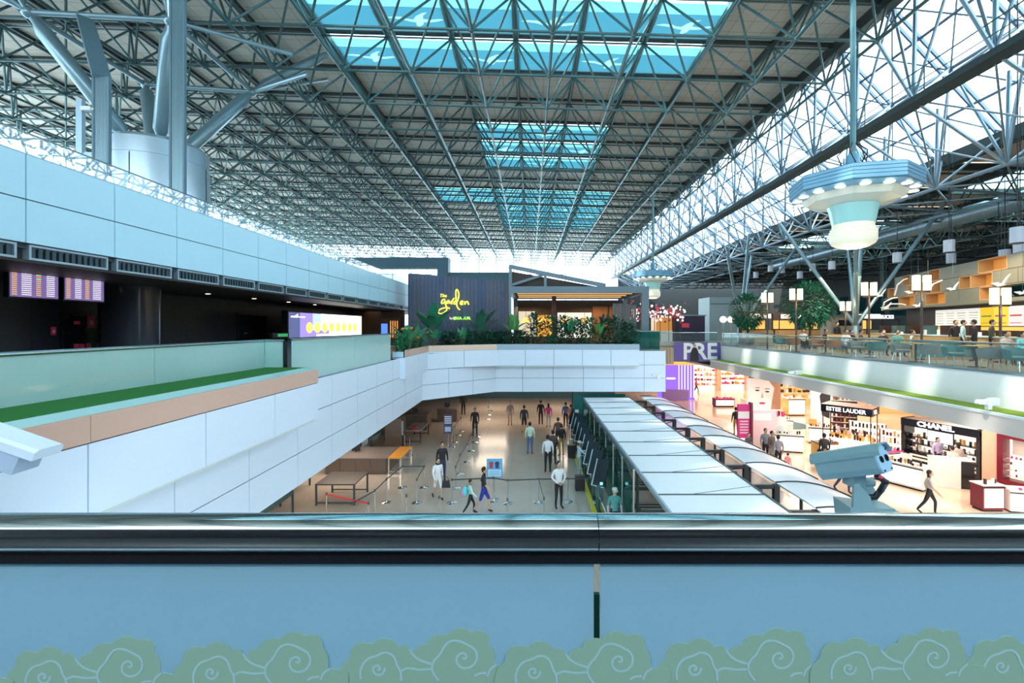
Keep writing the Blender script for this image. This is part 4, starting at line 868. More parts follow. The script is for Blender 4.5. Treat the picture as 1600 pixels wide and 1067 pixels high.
for i in range(6):
    y = 15.0+i*2.2; t = thing('scanner_bench', '%s dark steel scanner bench under the white canopy from the near end' % ORD[i], 'bench', (3.5,y,0), 0, 'scanner benches')
    obj('tray_bed', MB().box((0,0,.72),(1.7,.7,.82)), 'steel_dark', t); obj('rollers', MB().box((.1,.08,.82),(1.6,.2,.86)).box((.1,.3,.82),(1.6,.42,.86)).box((.1,.52,.82),(1.6,.64,.86)), 'chrome', t)
    for a, b in ((.05,.05),(1.6,.05),(.05,.6),(1.6,.6)): pbox('leg', (a,b,0), (a+.06,b+.06,.72), 'chrome', t)
# stanchions
sm = {}
def stanchion(label, x, y, h=.95):
    t = thing('stanchion', label, 'stanchion', (x,y,0), 0, 'belt stanchions in the lower hall')
    if 'b' not in sm:
        sm['b'] = MB().lathe([(.19,0),(.19,.012),(.12,.035),(.03,.05)], 20).mesh('base', 'chrome', True); sm['p'] = MB().tube((0,0,.05),(0,0,h-.07),.024,10).mesh('post', 'chrome', True); sm['h'] = MB().lathe([(.034,h-.09),(.034,h),(.02,h+.01)], 12).mesh('head', mat('stan_head', (.12,.12,.13), .4, .5), True)
    for n_, k in (('base','b'),('post','p'),('belt_head','h')): link(n_, sm[k], t)
    return t
def belt(label, pts, m='belt_grey', z=.9):
    mb = MB()
    for a, b in zip(pts[:-1],pts[1:]): mb.bar((*a,z),(*b,z),.006,.05)
    tag(obj('queue_belt', mb, m), label, 'belt')
M['belt_grey'] = mat('belt_grey', (.06,.07,.08), .7); M['belt_red'] = mat('belt_red', (.55,.02,.03), .6)
rows = [('front row beside the blue poster',[(706,786),(771,783),(793,787),(841.4,785),(887,784),(931.6,784)]),
        ('curving row receding up the middle of the hall',[(712,763),(719,741),(730,722),(736,705),(742,691.5),(746.6,682.7)]),
        ('left pen near the orange bench',[(604,785),(628.5,762),(662.6,762),(651,786)]),
        ('far left row by the purple notice',[(706,698),(710,691),(716,680),(720,674)]),
        ('short row behind the orange bench',[(640,712),(632,703)]),
        ('distant row at the back of the hall',[(763,655),(765,648),(766.5,642)]),
        ('nearest row along the bottom',[(585.6,806),(575.5,829),(635,815),(686,818),(793,822),(850,820)])]
for nm, pts in rows:
    w = [FL(*p) for p in pts]
    for i, p in enumerate(w): stanchion('%s chrome belt stanchion of the %s' % (ORD[i], nm), *p)
    if 'nearest' not in nm: belt('dark retractable belt of the %s' % nm, w)
stanchion('white-topped stanchion holding a red belt by the dark table', *FL(510,812)); belt('red retractable belt by the dark table', [FL(510,812),FL(575.5,829)], 'belt_red')
belt('dark belt running from the left pen toward the viewer', [FL(604,785),FL(585.6,806),FL(548,830)]); belt('dark belt trailing from the front row to the lower right', [FL(841.4,785),FL(850,820)])
# notice boards
x, y = FL(772.5,783); t = thing('notice_board', 'blue poster board with two small cartoon figures behind the front belt', 'sign board', (x,y+.12,0))
obj('pole', MB().tube((0,0,.02),(0,0,1.0),.02,8), 'chrome', t); obj('foot', MB().lathe([(.18,0),(.18,.015),(.03,.04)], 16), 'chrome', t)
obj('board', MB().box((-.31,-.02,.88),(.31,.02,1.62)), mat('poster_blue', (.12,.40,.66), .4), t); obj('print', MB().box((-.26,-.024,.92),(.26,-.02,1.2)), mat('poster_pale', (.45,.72,.88), .4), t)
for k in (-.13,.10): obj('figure_print', MB().add([(k+.09*math.cos(i*PI/7),-.026,1.44+.08*math.sin(i*PI/7)) for i in range(14)], [tuple(range(14))]).box((k-.07,-.026,1.25),(k+.07,-.024,1.38)), mat('poster_red' if k < 0 else 'poster_navy', (.4,.06,.08) if k < 0 else (.03,.05,.15), .5), t)
for k in range(3): obj('text_line', MB().box((-.2,-.026,1.12-k*.06),(.2,-.024,1.14-k*.06)), 'poster_blue' if 'poster_blue' in M else MC['poster_blue'], t)
x, y = FL(700,692); t = thing('notice_board', 'slim white and navy notice standing among the far left belts', 'sign board', (x,y,0))
obj('pole', MB().tube((0,0,0),(0,0,.6),.02,8), 'chrome', t); obj('board', MB().box((-.25,-.02,.55),(.25,.02,1.65)), mat('notice_navy', (.05,.06,.20), .4), t)
for k in range(4): obj('text_line', MB().box((-.2,-.024,1.5-k*.12),(.2,-.02,1.56-k*.12)), 'white', t)
obj('picture', MB().box((-.18,-.024,.66),(.18,-.02,.95)), mat('notice_pale', (.5,.6,.8), .4), t)
# tables, counters
def table(label, x0, y0, x1, y1, h, m, leg='black', name='table', shelf=True):
    t = thing(name, label, name, (x0,y0,0)); w, d = x1-x0, y1-y0
    obj('table_top', MB().box((0,0,h-.05),(w,d,h)), m, t)
    for a in (0,w-.06):
        for b in (0,d-.06): pbox('leg', (a,b,0), (a+.06,b+.06,h-.05), leg, t)
    if shelf: obj('stretcher', MB().box((.06,.01,.08),(w-.06,.05,.12)).box((.06,d-.05,.08),(w-.06,d-.01,.12)), leg, t)
    return t
table('long orange-topped bench beside the left counter', -6.55, 21.4, -5.95, 23.4, .75, mat('orange_top', (.85,.36,.06), .35), 'chrome', 'bench')
x, y = FL(554,790); table('dark brown steel-legged table at the lower left', x-1.5, y, x, y+1.5, .82, mat('table_dark', (.05,.045,.05), .35), 'steel_dark')
table('pale grey table with red box behind the orange bench', -7.3, 27.0, -6.35, 29.2, .75, mat('table_grey', (.36,.34,.34), .4), 'black')
tag(obj('red_box', MB().box((-6.9,27.1,.755),(-6.6,27.35,.95)), mat('box_red', (.4,.03,.04), .5)), 'small red box on the pale grey table', 'box')
def counter(label, x0, y0, x1, y1, h, m):
    t = thing('counter', label, 'counter', (x0,y0,0)); w, d = x1-x0, y1-y0
    obj('body', MB().box((0,.02,0),(w,d,h)), m, t); obj('worktop', MB().box((-.03,0,h),(w+.03,d,h+.04)), mat('worktop', (.22,.19,.18), .3), t)
    n = max(2, round(w/.65))
    for k in range(n): pbox('front_panel', (w*k/n+.01,0,.08), (w*(k+1)/n-.01,.02,h-.02), m, t)
    obj('monitor', MB().box((w*.3,d*.5,h+.1),(w*.3+.4,d*.5+.03,h+.4)).box((w*.3+.17,d*.5,h+.04),(w*.3+.23,d*.5+.03,h+.1)), 'black', t)
    return t
CB = mat('counter_brown', (.13,.095,.075), .4, var=.1)
counter('brown panelled counter nearest under the left gallery', -9.4, 21.3, -6.62, 23.3, .72, CB); counter('brown counter farther back by the grey table', -8.4, 30.4, -6.75, 31.8, .95, CB); counter('farthest brown counter under the gallery corner', -6.6, 33.0, -5.2, 34.0, .9, CB)
for i, (x0, y0) in enumerate(((-9.6,14.5),(-10.4,17.5),(-9.6,25.2),(-10.6,28.5))):
    t = thing('roller_bench', '%s steel roller bench with glass hood deep under the left gallery' % ORD[i], 'bench', (x0,y0,0), 0, 'roller benches under the gallery')
    obj('bed', MB().box((0,0,.7),(1.0,2.4,.82)), 'steel', t)
    for q in range(8): ptube('roller', (.05,.2+q*.28,.84), (.95,.2+q*.28,.84), .035, 'chrome', t, 8)
    for a in (0,.94):
        for b in (0,2.34): pbox('leg', (a,b,0), (a+.06,b+.06,.7), 'steel_dark', t)
    obj('glass_hood', MB().path([(1.02,0,.9),(1.05,1.2,1.35),(1.02,2.4,1.3)], .03, 6).box((1.0,.1,.85),(1.02,2.3,1.25)), 'green_glass', t)
for i, (x, y, s) in enumerate(((-8.0,25.6,.9),(-7.5,26.0,.5))):
    t = thing('partition_board', '%s brown partition board behind the nearest counter' % ORD[i], 'partition', (x,y,0), 0, 'brown partition boards'); obj('board', MB().box((0,0,.06),(s,.06,1.7)), CB, t); obj('foot', MB().box((-.02,-.2,0),(.06,.26,.06)).box((s-.06,-.2,0),(s+.02,.26,.06)), 'black', t)
    if i: obj('paper', MB().box((.1,-.01,.7),(.4,0,1.5)), 'white', t)
# mirrored decor hanging under the garden slab
for i in range(16):
    x = -6.2+i*.42; y = 33+i*.15; t = thing('hanging_disc', '%s curved mirror strip hanging under the garden slab from the left' % ORD[i], 'decoration', (x,y,2.9), 0, 'curved mirror strips'); ptube('wire', (0,0,-.15), (0,0,0), .01, 'black', t)
    obj('strip', MB().path([(-.1,0,-.12),(.03,0,-.3),(.05,0,-.55),(-.08,0,-.8)], [.03,.07,.07,.03], 8), 'chrome' if i % 3 else mat('mirror_bronze', (.45,.28,.16), .15, .9), t, True)
t = thing('wall_screen', 'long black screen on the teal back wall below the garden slab', 'screen', (1.0,43.9,1.7)); obj('casing', MB().box((0,-.1,0),(2.4,.1,.75)), 'black', t); obj('display', MB().box((.06,-.11,.06),(2.34,-.1,.69)), 'black_gloss', t)
# people in the lower hall
def pf(label, px, py, rz, **k): x, y = FL(px, py); return person(label, x, y, 0, rz, **k)
pf('person in white shirt and black trousers standing alone behind the front belt', 873, 794, .3, kind='clasp', h=1.75, top=WHT, legs=BLK)
pf('person in black top and blue shorts striding right by the front belt', 756, 802, PI/2, kind='walk', h=1.68, top=BLK, legs=(.02,.04,.30), calf='bare', sleeve='bare')
cx_, cy_ = FL(735,804); person('child in pale green top walking with a turquoise backpack', cx_, cy_, 0, PI/2+.2, kind='walk', h=1.28, top=(.50,.75,.68), legs=BLK)
t = thing('backpack', 'turquoise and pink backpack on the back of the child', 'backpack', (cx_-.19,cy_,.72)); obj('bag', MB().ball((0,0,.12), .15, 10, 8, (.7,.9,1.25)), mat('bag_turq', (.12,.60,.66), .5), t, True); obj('pocket', MB().ball((-.08,-.03,.05), .09, 8, 6, (.6,1,1)), mat('bag_pink', (.75,.25,.55), .5), t, True); obj('straps', MB().path([(.04,-.1,.28),(.17,-.1,.26),(.19,-.1,.08)], .02, 6), mat('bag_turq', (.12,.60,.66), .5), t)
bx_, by_ = FL(684,780); person('person in white shirt and white shorts walking with a black handbag', bx_, by_, 0, .6, kind='walk', h=1.62, top=WHT, legs=WHT, calf='bare', long=True)
t = thing('handbag', 'black handbag carried by the person in white', 'bag', (bx_+.34,by_-.08,.5)); obj('bag', MB().prism([(-.17,-.06,0),(.17,-.06,0),(.13,-.06,.26),(-.13,-.06,.26)], (0,.12,0)), 'black', t); obj('handle', MB().path([(-.1,0,.25),(-.06,0,.40),(.06,0,.40),(.1,0,.25)], .012, 6), 'black', t)
pf('person in black walking just behind the one in white', 691, 752, .4, kind='stand', h=1.72, top=BLK, legs=NVY)
pf('person in black standing by the middle belt row', 742, 681, .1, kind='stand', h=1.75, top=BLK, legs=BLK)
pf('person in pale green shirt and blue jeans standing mid-hall', 828, 710, PI, kind='stand', h=1.72, top=(.55,.68,.58), legs=JEAN)
pf('person in white shirt and black trousers with back turned in the crowd', 856, 739, PI, kind='stand', h=1.76, top=WHT, legs=BLK)
pf('person in dark clothes right behind the white-shirted one', 864, 727, PI, kind='stand', h=1.72, top=(.08,.05,.05), legs=BLK)
pf('person in pink top at the back of the crowd', 857, 668, PI, kind='stand', h=1.62, top=(.75,.06,.25), legs=(.45,.48,.5), long=True)
pf('person in black left of the pink top', 845, 664, PI, kind='stand', h=1.7, top=BLK, legs=BLK)
pf('person in dark jacket standing behind the jeans wearer', 819, 676, PI, kind='stand', h=1.75, top=(.03,.03,.05), legs=BLK, calf='bare')
pf('person in brown jacket at the right of the crowd', 872, 700, PI, kind='stand', h=1.7, top=(.12,.06,.05), legs=BLK); pf('person in black with yellow-brown legs beside a black bag', 877, 713, PI+.3, kind='stand', h=1.7, top=BLK, legs=(.35,.22,.08))
pf('person in orange and blue jacket at the far right of the hall', 892, 672, PI, kind='hold', h=1.68, top=(.75,.28,.16), legs=NVY); pf('person in blue with a black pack beside the teal glass', 884, 668, PI, kind='stand', h=1.7, top=(.08,.14,.35), legs=BLK)
pf('distant blurred person in mauve at the back of the hall', 797, 664, 0, kind='stand', h=1.65, top=(.30,.22,.24), legs=(.45,.36,.32), calf='bare'); pf('dark person far back near the mirror strips', 724, 648, .2, kind='stand', h=1.72, top=BLK, legs=BLK)
pf('worker in light blue shirt and pale cap tapping at a gate reader', 905, 747, PI/2+.2, kind='reach', h=1.66, top=(.55,.68,.78), legs=(.30,.38,.36), cap=(.55,.60,.55))
person('worker in teal vest and pale cap behind the gates at the bottom', 2.72, 14.9, 0, .1, kind='stand', h=1.62, top=(.07,.28,.27), legs=BLK, sleeve=(.45,.45,.5), cap=(.50,.58,.52))
x, y = FL(550,742); person('person in black seated work coat half hidden under the left gallery', x-.6, y+2.6, 0, -.8, kind='hold', h=1.7, top=BLK, legs=BLK)
def suitcase(label, x, y, c, h=.62):
    t = thing('suitcase', label, 'suitcase', (x,y,0)); m = mat('case_%.2f' % c[0], c, .4)
    obj('shell', MB().box((-.2,-.13,.05),(.2,.13,h)), m, t); obj('pull_handle', MB().path([(-.09,0,h),(-.09,0,h+.3),(.09,0,h+.3),(.09,0,h)], .012, 6), 'chrome', t)
    for a in (-.15,.15): obj('wheel', MB().tube((a-.02,-.08,.03),(a+.02,-.08,.03),.03,8), 'black', t)
    for k in range(4): pbox('rib', (-.15+k*.1-.01,-.14,.1), (-.15+k*.1+.01,-.128,h-.06), 'black', t)
suitcase('black suitcase standing below the worker at the gate reader', *FL(906,766), (.015,.015,.018)); suitcase('black suitcase with white tag beside the crowd', *FL(893,716), (.02,.02,.025), .7)
# ================================================================ SHOP FLOOR
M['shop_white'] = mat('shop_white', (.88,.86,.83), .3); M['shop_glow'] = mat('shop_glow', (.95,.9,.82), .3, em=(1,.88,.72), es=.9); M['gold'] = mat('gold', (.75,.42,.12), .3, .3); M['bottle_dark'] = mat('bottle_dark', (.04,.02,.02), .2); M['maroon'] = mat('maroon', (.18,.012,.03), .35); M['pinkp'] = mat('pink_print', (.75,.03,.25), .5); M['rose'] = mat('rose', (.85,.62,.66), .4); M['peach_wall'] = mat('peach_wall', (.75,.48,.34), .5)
def goods(t, x0, x1, y0, y1, z, n, cols, name='product', h=(.06,.16), w=.05):
    for k in range(n):
        x = x0+(x1-x0)*(k+.5)/n; y = random.uniform(y0,y1); hh = random.uniform(*h)
        pbox(name, (x-w/2,y-w/2,z), (x+w/2,y+w/2,z+hh), random.choice(cols), t)
def store(name, label, cat, p0, p1, h, frame, fas, depth=.9):
    """wall bay from p0 to p1 (xy); local x along the front, -y toward the room"""
    a = math.atan2(p1[1]-p0[1], p1[0]-p0[0]); w = math.hypot(p1[0]-p0[0], p1[1]-p0[1])
    t = thing(name, label, cat, (p0[0],p0[1],0), a); return t, w
# black framed perfume bay with white lettering
t, w = store('perfume_store', 'black framed perfume bay with white lettering and a lit screen', 'shop bay', (18.4,23.0), (19.5,20.1), 2.3, 'black', .35)
H = 2.3
obj('left_jamb', MB().box((0,0,0),(.14,.9,H)), 'black_gloss', t); obj('right_jamb', MB().box((w-.14,0,0),(w,.9,H)), 'black_gloss', t); obj('fascia', MB().box((0,-.03,H-.36),(w,.9,H)), 'black_gloss', t)
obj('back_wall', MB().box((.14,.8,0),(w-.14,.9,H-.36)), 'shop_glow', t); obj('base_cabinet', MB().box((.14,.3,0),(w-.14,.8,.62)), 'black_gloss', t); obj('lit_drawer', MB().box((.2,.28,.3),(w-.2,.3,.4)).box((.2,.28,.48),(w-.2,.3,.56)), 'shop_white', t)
for z in (.66,1.02,1.36): obj('shelf', MB().box((.14,.42,z),(w-.14,.8,z+.03)), 'black', t); goods(t, .2, w-.2, .5, .72, z+.03, 15, ['black','bottle_dark','shop_white','gold'], 'bottle', (.1,.26), .08)
sc_ = obj('screen', MB().box((.95,.30,1.32),(2.0,.36,1.88)), 'black', t); obj('display', MB().box((.98,.285,1.35),(1.97,.30,1.85)), emit('store_screen', (.72,.82,1), 1.1), sc_)
txt('lettering', 'CHANEL', .33, 'white_gloss' if False else emit('letter_white', (1,1,1), 1.4), t, (w*.47,-.05,H-.17), (PI/2,0,0), .015, 0, 1.15, .012)
# red framed bay
t, w = store('cosmetic_bay', 'maroon framed cosmetic bay with white lit shelves at the right edge', 'shop bay', (19.62,19.5), (20.9,16.0), 2.3, 'maroon', .3)
obj('frame', MB().box((0,0,0),(.2,.6,2.3)).box((w-.2,0,0),(w,.6,2.3)).box((.2,0,2.15),(w-.2,.6,2.3)).box((.2,0,.0),(w-.2,.6,.45)), 'maroon', t); obj('back_wall', MB().box((.2,.5,.45),(w-.2,.6,2.15)), 'shop_glow', t); obj('poster', MB().box((.3,.46,1.45),(w-.3,.5,2.1)), mat('cream_poster', (.9,.8,.72), .4), t)
for z in (.55,.8,1.05,1.3): obj('shelf', MB().box((.2,.2,z),(w-.2,.5,z+.02)), 'shop_white', t); goods(t, .25, w-.25, .3, .4, z+.02, 22, ['maroon','pinkp','shop_white'], 'lipstick', (.06,.1), .05)
obj('peach_pier', MB().box((-.55,.1,0),(-.05,.5,2.3)), 'peach_wall', t)
# maroon counter lower right
def island(label, x, y, rz, w, d, h, m, topm='shop_white', n=12, cols=('shop_white','black','gold','bottle_dark','black','rose'), mirror=True, name='display_counter', gh=(.06,.22)):
    t = thing(name, label, 'counter', (x,y,0), rz)
    obj('body', MB().box((0,0,.08),(w,d,h)), m, t); obj('plinth', MB().box((.04,.04,0),(w-.04,d-.04,.08)), 'black', t); obj('worktop', MB().box((-.02,-.02,h),(w+.02,d+.02,h+.04)), topm, t)
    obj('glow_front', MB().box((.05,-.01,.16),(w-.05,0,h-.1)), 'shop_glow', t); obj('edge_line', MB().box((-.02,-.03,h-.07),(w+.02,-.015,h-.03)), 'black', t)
    goods(t, .1, w-.1, .08, d*.45, h+.04, n, list(cols), 'product', gh, .07)
    if mirror:
        for k in range(max(1,int(w/1.0))): obj('display_stand', MB().bar((.3+k*.9,d*.6,h+.04),(.3+k*.9,d*.72,h+.40),.42,.03), random.choice(('shop_white','gold','black')), t)
    return t
island('maroon and white counter with gift boxes at the bottom right corner', 16.6, 17.0, 0, .8, .5, .95, 'maroon', n=4, mirror=False); island('long white counter with red goods right of the maroon counter', 17.5, 16.9, -.25, 2.6, .6, .8, 'shop_white', n=14, cols=('shop_white','pinkp','white'), mirror=False)
island('long white perfume counter with testers in front of the black framed bay', 15.2, 20.8, -1.1, 2.0, .7, .95, 'shop_white', n=16)
t = thing('service_desk', 'white and black service desk with a sink-like top before the black bay', 'desk', (17.2,19.7,0), -.3); obj('body', MB().box((0,0,0),(.9,.6,1.15)), 'shop_white', t); obj('black_side', MB().box((.9,-.01,0),(1.35,.6,1.1)), 'black_gloss', t); obj('top', MB().box((-.02,-.02,1.15),(1.37,.62,1.19)), 'shop_white', t)
t = thing('paper_bag', 'small white paper bag with red print on the floor by the black bay', 'bag', (18.1,19.9,0)); obj('bag', MB().prism([(-.16,-.08,0),(.16,-.08,0),(.15,-.08,.42),(-.15,-.08,.42)], (0,.16,0)), 'shop_white', t); obj('print', MB().box((-.1,-.09,.05),(-.02,-.082,.2)), 'pinkp', t); obj('handle', MB().path([(-.06,0,.42),(-.04,0,.52),(.04,0,.52),(.06,0,.42)], .008, 5), 'white', t)
# black canopy island with white lettering
t = thing('cosmetic_island', 'cosmetic island under a black lettered canopy frame', 'shop island', (15.6,24.7,0), -.86)
for a in (0,2.1):
    for b in (0,1.2): ptube('post', (a,b,0), (a,b,2.3), .025, 'bottle_dark', t)
obj('canopy', MB().box((-.08,-.08,2.3),(2.18,1.28,2.68)), 'black_gloss', t); obj('canopy_top', MB().box((-.08,-.08,2.68),(2.18,1.28,2.70)), mat('bronze_top', (.3,.2,.17), .4), t)
txt('lettering', 'ESTEE LAUDER', .29, MC['letter_white'], t, (1.05,-.10,2.48), (PI/2,0,0), .015, 0, .92, .004); txt('side_lettering', 'E L', .28, MC['letter_white'], t, (2.20,.5,2.48), (PI/2,0,PI/2), .015)
obj('counter', MB().box((.1,.1,0),(2.0,.5,.95)), 'shop_glow', t); obj('back_bar', MB().box((.1,.75,0),(2.0,1.1,1.1)), 'gold', t); goods(t, .2, 1.9, .2, .4, .95, 14, ['gold','shop_white','bottle_dark'], 'product', (.1,.3), .08); goods(t, .2, 1.9, .85, 1.0, 1.1, 10, ['gold','bottle_dark','rose'], 'product', (.1,.35), .1)
# black column print wall, banner island etc.
t = thing('poster_pillar', 'white pillar with black and white fashion print left of the lettered island', 'pillar', (17.4,28.2,0)); obj('shaft', MB().box((0,0,0),(.9,.6,3.1)), 'shop_white', t); obj('print', MB().prism([(.35,-.01,1.4),(.8,-.01,1.2),(.88,-.01,2.9),(.5,-.01,3.0),(.2,-.01,2.6)], (0,.01,0)), 'black', t); obj('print', MB().box((.05,-.01,.5),(.3,0,1.0)), 'rose', t)
island('black and white cosmetic counter with mirrors below the lettered island', 16.2, 27.0, -.35, 1.5, .6, .95, 'shop_white', n=10); island('brown makeup counter with round brushes beside the lettered island', 14.4, 23.2, .1, 1.1, .5, .95, 'gold', 'bottle_dark', 7, mirror=False); island('pink striped counter near the surveillance camera', 16.6, 21.9, .25, 1.3, .5, .8, 'shop_white', 'pinkp', 6, mirror=False)
island('white cosmetic counter with tall testers behind the queue', 13.3, 25.2, -.30, 1.4, .6, .95, 'shop_white', n=10); island('white cosmetic counter with steel trays left of the poster pillar', 15.0, 29.6, -.3, 1.6, .6, .9, 'shop_white', n=10)
for i, (x, y, rz, w_, lab) in enumerate(((18.1,24.0,-.9,1.5,'gold lit perfume gondola right of the lettered island'),(17.9,26.0,-.7,1.6,'amber perfume gondola behind the lettered island'),(13.6,21.9,-1.0,1.2,'low black and white tester stand beside the arched canopy'),(19.2,31.0,-.4,2.2,'tall dark shelving gondola far behind the poster pillar'))):
    t = thing('gondola', lab, 'shelving', (x,y,0), rz); hh = (1.5,1.5,1.0,1.9)[i]; obj('back_panel', MB().box((0,.22,0),(w_,.28,hh)), 'shop_glow' if i < 2 else 'bottle_dark', t); obj('plinth', MB().box((0,0,0),(w_,.5,.12)), 'black', t); pbox('side_panel', (-.04,0,0), (0,.5,hh), 'bottle_dark', t); pbox('side_panel', (w_,0,0), (w_+.04,.5,hh), 'bottle_dark', t)
    for z in [.12+.36*q for q in range(int((hh-.1)/.36)+1)]: obj('shelf', MB().box((0,.02,z),(w_,.22,z+.02)), 'shop_white', t); goods(t, .05, w_-.05, .06, .18, z+.02, 9, ['black','bottle_dark','gold','rose','maroon'], 'bottle', (.12,.28), .09)
# big face poster tower and pink sign
x, y = 12.9, 27.2
t = thing('poster_tower', 'pale pink tower counter topped by a large portrait poster', 'display tower', (x,y,0), -.1); obj('base', MB().box((0,0,0),(1.5,.9,1.9)), 'rose', t); obj('wing', MB().box((1.5,.1,0),(2.1,.9,1.5)), 'shop_white', t); obj('wing', MB().box((2.1,.2,0),(2.5,.9,1.1)), 'shop_white', t)
obj('poster', MB().box((-.1,.1,1.9),(1.75,.3,3.75)), mat('poster_skin', (.85,.60,.50), .4, em=(1,.75,.65), es=.25), t); obj('nose_print', MB().prism([(.72,.09,2.95),(.80,.09,2.62),(.64,.09,2.60)], (0,.01,0)), mat('poster_shade', (.65,.38,.30), .5), t); obj('brow_print', MB().box((.32,.09,3.18),(.58,.1,3.22)), 'bottle_dark', t); obj('brow_print', MB().box((.88,.09,3.12),(1.14,.1,3.16)), 'bottle_dark', t); obj('hair_print', MB().prism([(1.2,.09,1.95),(1.75,.09,1.95),(1.75,.09,3.7),(1.0,.09,3.74),(1.4,.09,3.2)], (0,.01,0)), mat('poster_hair', (.55,.25,.12), .5), t)
for k, (a, b, s, m_) in enumerate(((.45,3.05,.10,'bottle_dark'),(1.0,2.98,.10,'bottle_dark'),(.72,2.3,.14,'pinkp'))): obj('face_print', MB().ball((a,.09,b), s, 10, 6, (1.3,.05,.5)), m_, t)
obj('base_logo', MB().box((.2,-.01,1.3),(1.2,0,1.7)), 'shop_white', t); goods(t, 1.55, 2.05, .3, .7, 1.5, 3, ['pinkp','bottle_dark'], 'product', (.1,.3), .14)
t = thing('pink_sign', 'magenta sign panel beside the portrait tower', 'sign', (11.75,26.2,0)); obj('panel', MB().box((0,0,.5),(.68,.12,2.4)), 'pinkp', t); obj('white_band', MB().box((0,-.01,1.6),(.64,0,2.0)), 'shop_white', t); obj('side', MB().box((.68,-.1,.3),(.80,.22,2.5)), 'maroon', t); pbox('leg', (.06,.03,0), (.14,.09,.5), 'white', t); pbox('leg', (.54,.03,0), (.62,.09,.5), 'white', t)
for k in range(5): obj('text_line', MB().box((.10,-.012,1.4-k*.16),(.58,-.002,1.48-k*.16)), 'rose', t)
# far shops
t = thing('violet_pavilion', 'glowing violet display pavilion at the far end of the shop floor', 'pavilion', (11.9,42.6,0)); M['viol'] = emit('violet_glow', (.30,.14,.85), .9)
obj('back_panel', MB().box((0,.5,0),(3.4,.7,3.6)), 'viol', t); obj('canopy', MB().box((-.1,-.4,3.3),(3.5,.7,3.7)), mat('amber_fascia', (.8,.35,.06), .4, em=(1,.45,.08), es=.5), t); obj('counter', MB().box((.3,-.2,0),(2.6,.3,1.0)), mat('violet_counter', (.35,.22,.6), .3), t)
for k in range(6): obj('light_strip', MB().box((1.9+k*.28,.44,.2),(1.95+k*.28,.5,3.3)), emit('strip_white', (.8,.8,1), 1.6), t)
obj('logo', MB().box((.8,.48,1.9),(1.6,.5,2.05)), MC['strip_white'], t)
t = thing('slat_bulkhead', 'tan slatted bulkhead above the violet pavilion', 'bulkhead', (8.2,33.2,4.1)); obj('body', MB().box((0,0,0),(2.1,.25,1.2)), mat('tan_slats', (.42,.32,.22), .5), t)
for k in range(10): pbox('slat', (.05+k*.2,-.05,0), (.13+k*.2,0,1.2), mat('tan_slats2', (.5,.38,.26), .5), t)
for i, (x, y, w_, lab, c) in enumerate(((16.5,49,3.4,'cream shop front with orange fascia and red shelves at the back','gold'),(20.5,50,3.0,'pale shop front with red stripes left of the portrait tower','pinkp'),(20.5,40,4.2,'amber lit shop front seen under the grey ledge','gold'),(26,36,4.5,'yellow lit wine shop front under the grey ledge','gold'))):
    t = thing('shop_front', lab, 'shop front', (x,y,0)); obj('back_wall', MB().box((0,.8,0),(w_,.9,3.4)), 'shop_glow' if i < 2 else emit('amber_wall', (1,.55,.18), .7), t); obj('fascia', MB().box((-.1,0,2.9),(w_+.1,.9,3.4)), 'shop_white' if i == 1 else MC['amber_fascia'], t); pbox('pier', (-.1,0,0), (.1,.9,2.9), 'peach_wall', t); pbox('pier', (w_-.1,0,0), (w_+.1,.9,2.9), 'peach_wall', t)
    for z in (.5,1.0,1.5,2.0): obj('shelf', MB().box((.1,.4,z),(w_-.1,.8,z+.04)), 'shop_white', t); goods(t, .15, w_-.15, .5, .7, z+.04, 10, ['maroon','gold','shop_white','pinkp'] if i < 2 else ['gold','bottle_dark','shop_white'], 'product', (.15,.35), .2)
island('round-edged white display table far under the grey ledge', 17.6, 37.5, .2, 2.0, .9, .8, 'shop_white', n=8); island('bronze display frame table with perfumes under the ledge', 19.6, 35.2, 0, 1.3, .8, 1.3, 'gold', n=6, mirror=False); island('red sofa-like gondola left of the portrait tower', 15.6, 39.0, 0, 1.6, .7, .7, 'maroon', 'pinkp', 5, mirror=False)
tag(obj('pale_floor_disc', MB().lathe([(2.6,0),(2.6,.004)], 40, (11.9,33.0,0)), mat('disc_pale', (.85,.80,.74), .2)), 'pale round inlay in the peach shop floor', 'floor inlay'); tag(obj('teal_rug', MB().lathe([(1.6,0),(1.6,.01)], 32, (17.5,32.2,0)), mat('rug_teal', (.05,.16,.18), .6)), 'dark teal round rug behind the poster pillar', 'rug')
# banner on the cross gallery
t = thing('letter_banner', 'purple banner with giant white letters and a suited figure on the gallery edge', 'banner', (10.35,33.3,4.3)); M['ban_p'] = mat('banner_purple', (.13,.10,.36), .5)
obj('cloth', MB().box((0,0,0),(3.32,.08,1.35)), 'ban_p', t); txt('lettering', 'PRE', 1.62, 'white', t, (1.85,-.02,.66), (PI/2,0,0), .01, 0, .95, .04)
obj('figure_print', MB().prism([(1.15,-.05,0),(1.75,-.05,0),(1.72,-.05,.7),(1.58,-.05,.98),(1.32,-.05,.98),(1.18,-.05,.65)], (0,.01,0)), 'black', t); obj('figure_head', MB().ball((1.45,-.05,1.13), .13, 10, 6, (.8,.1,1.1)), SKIN, t)
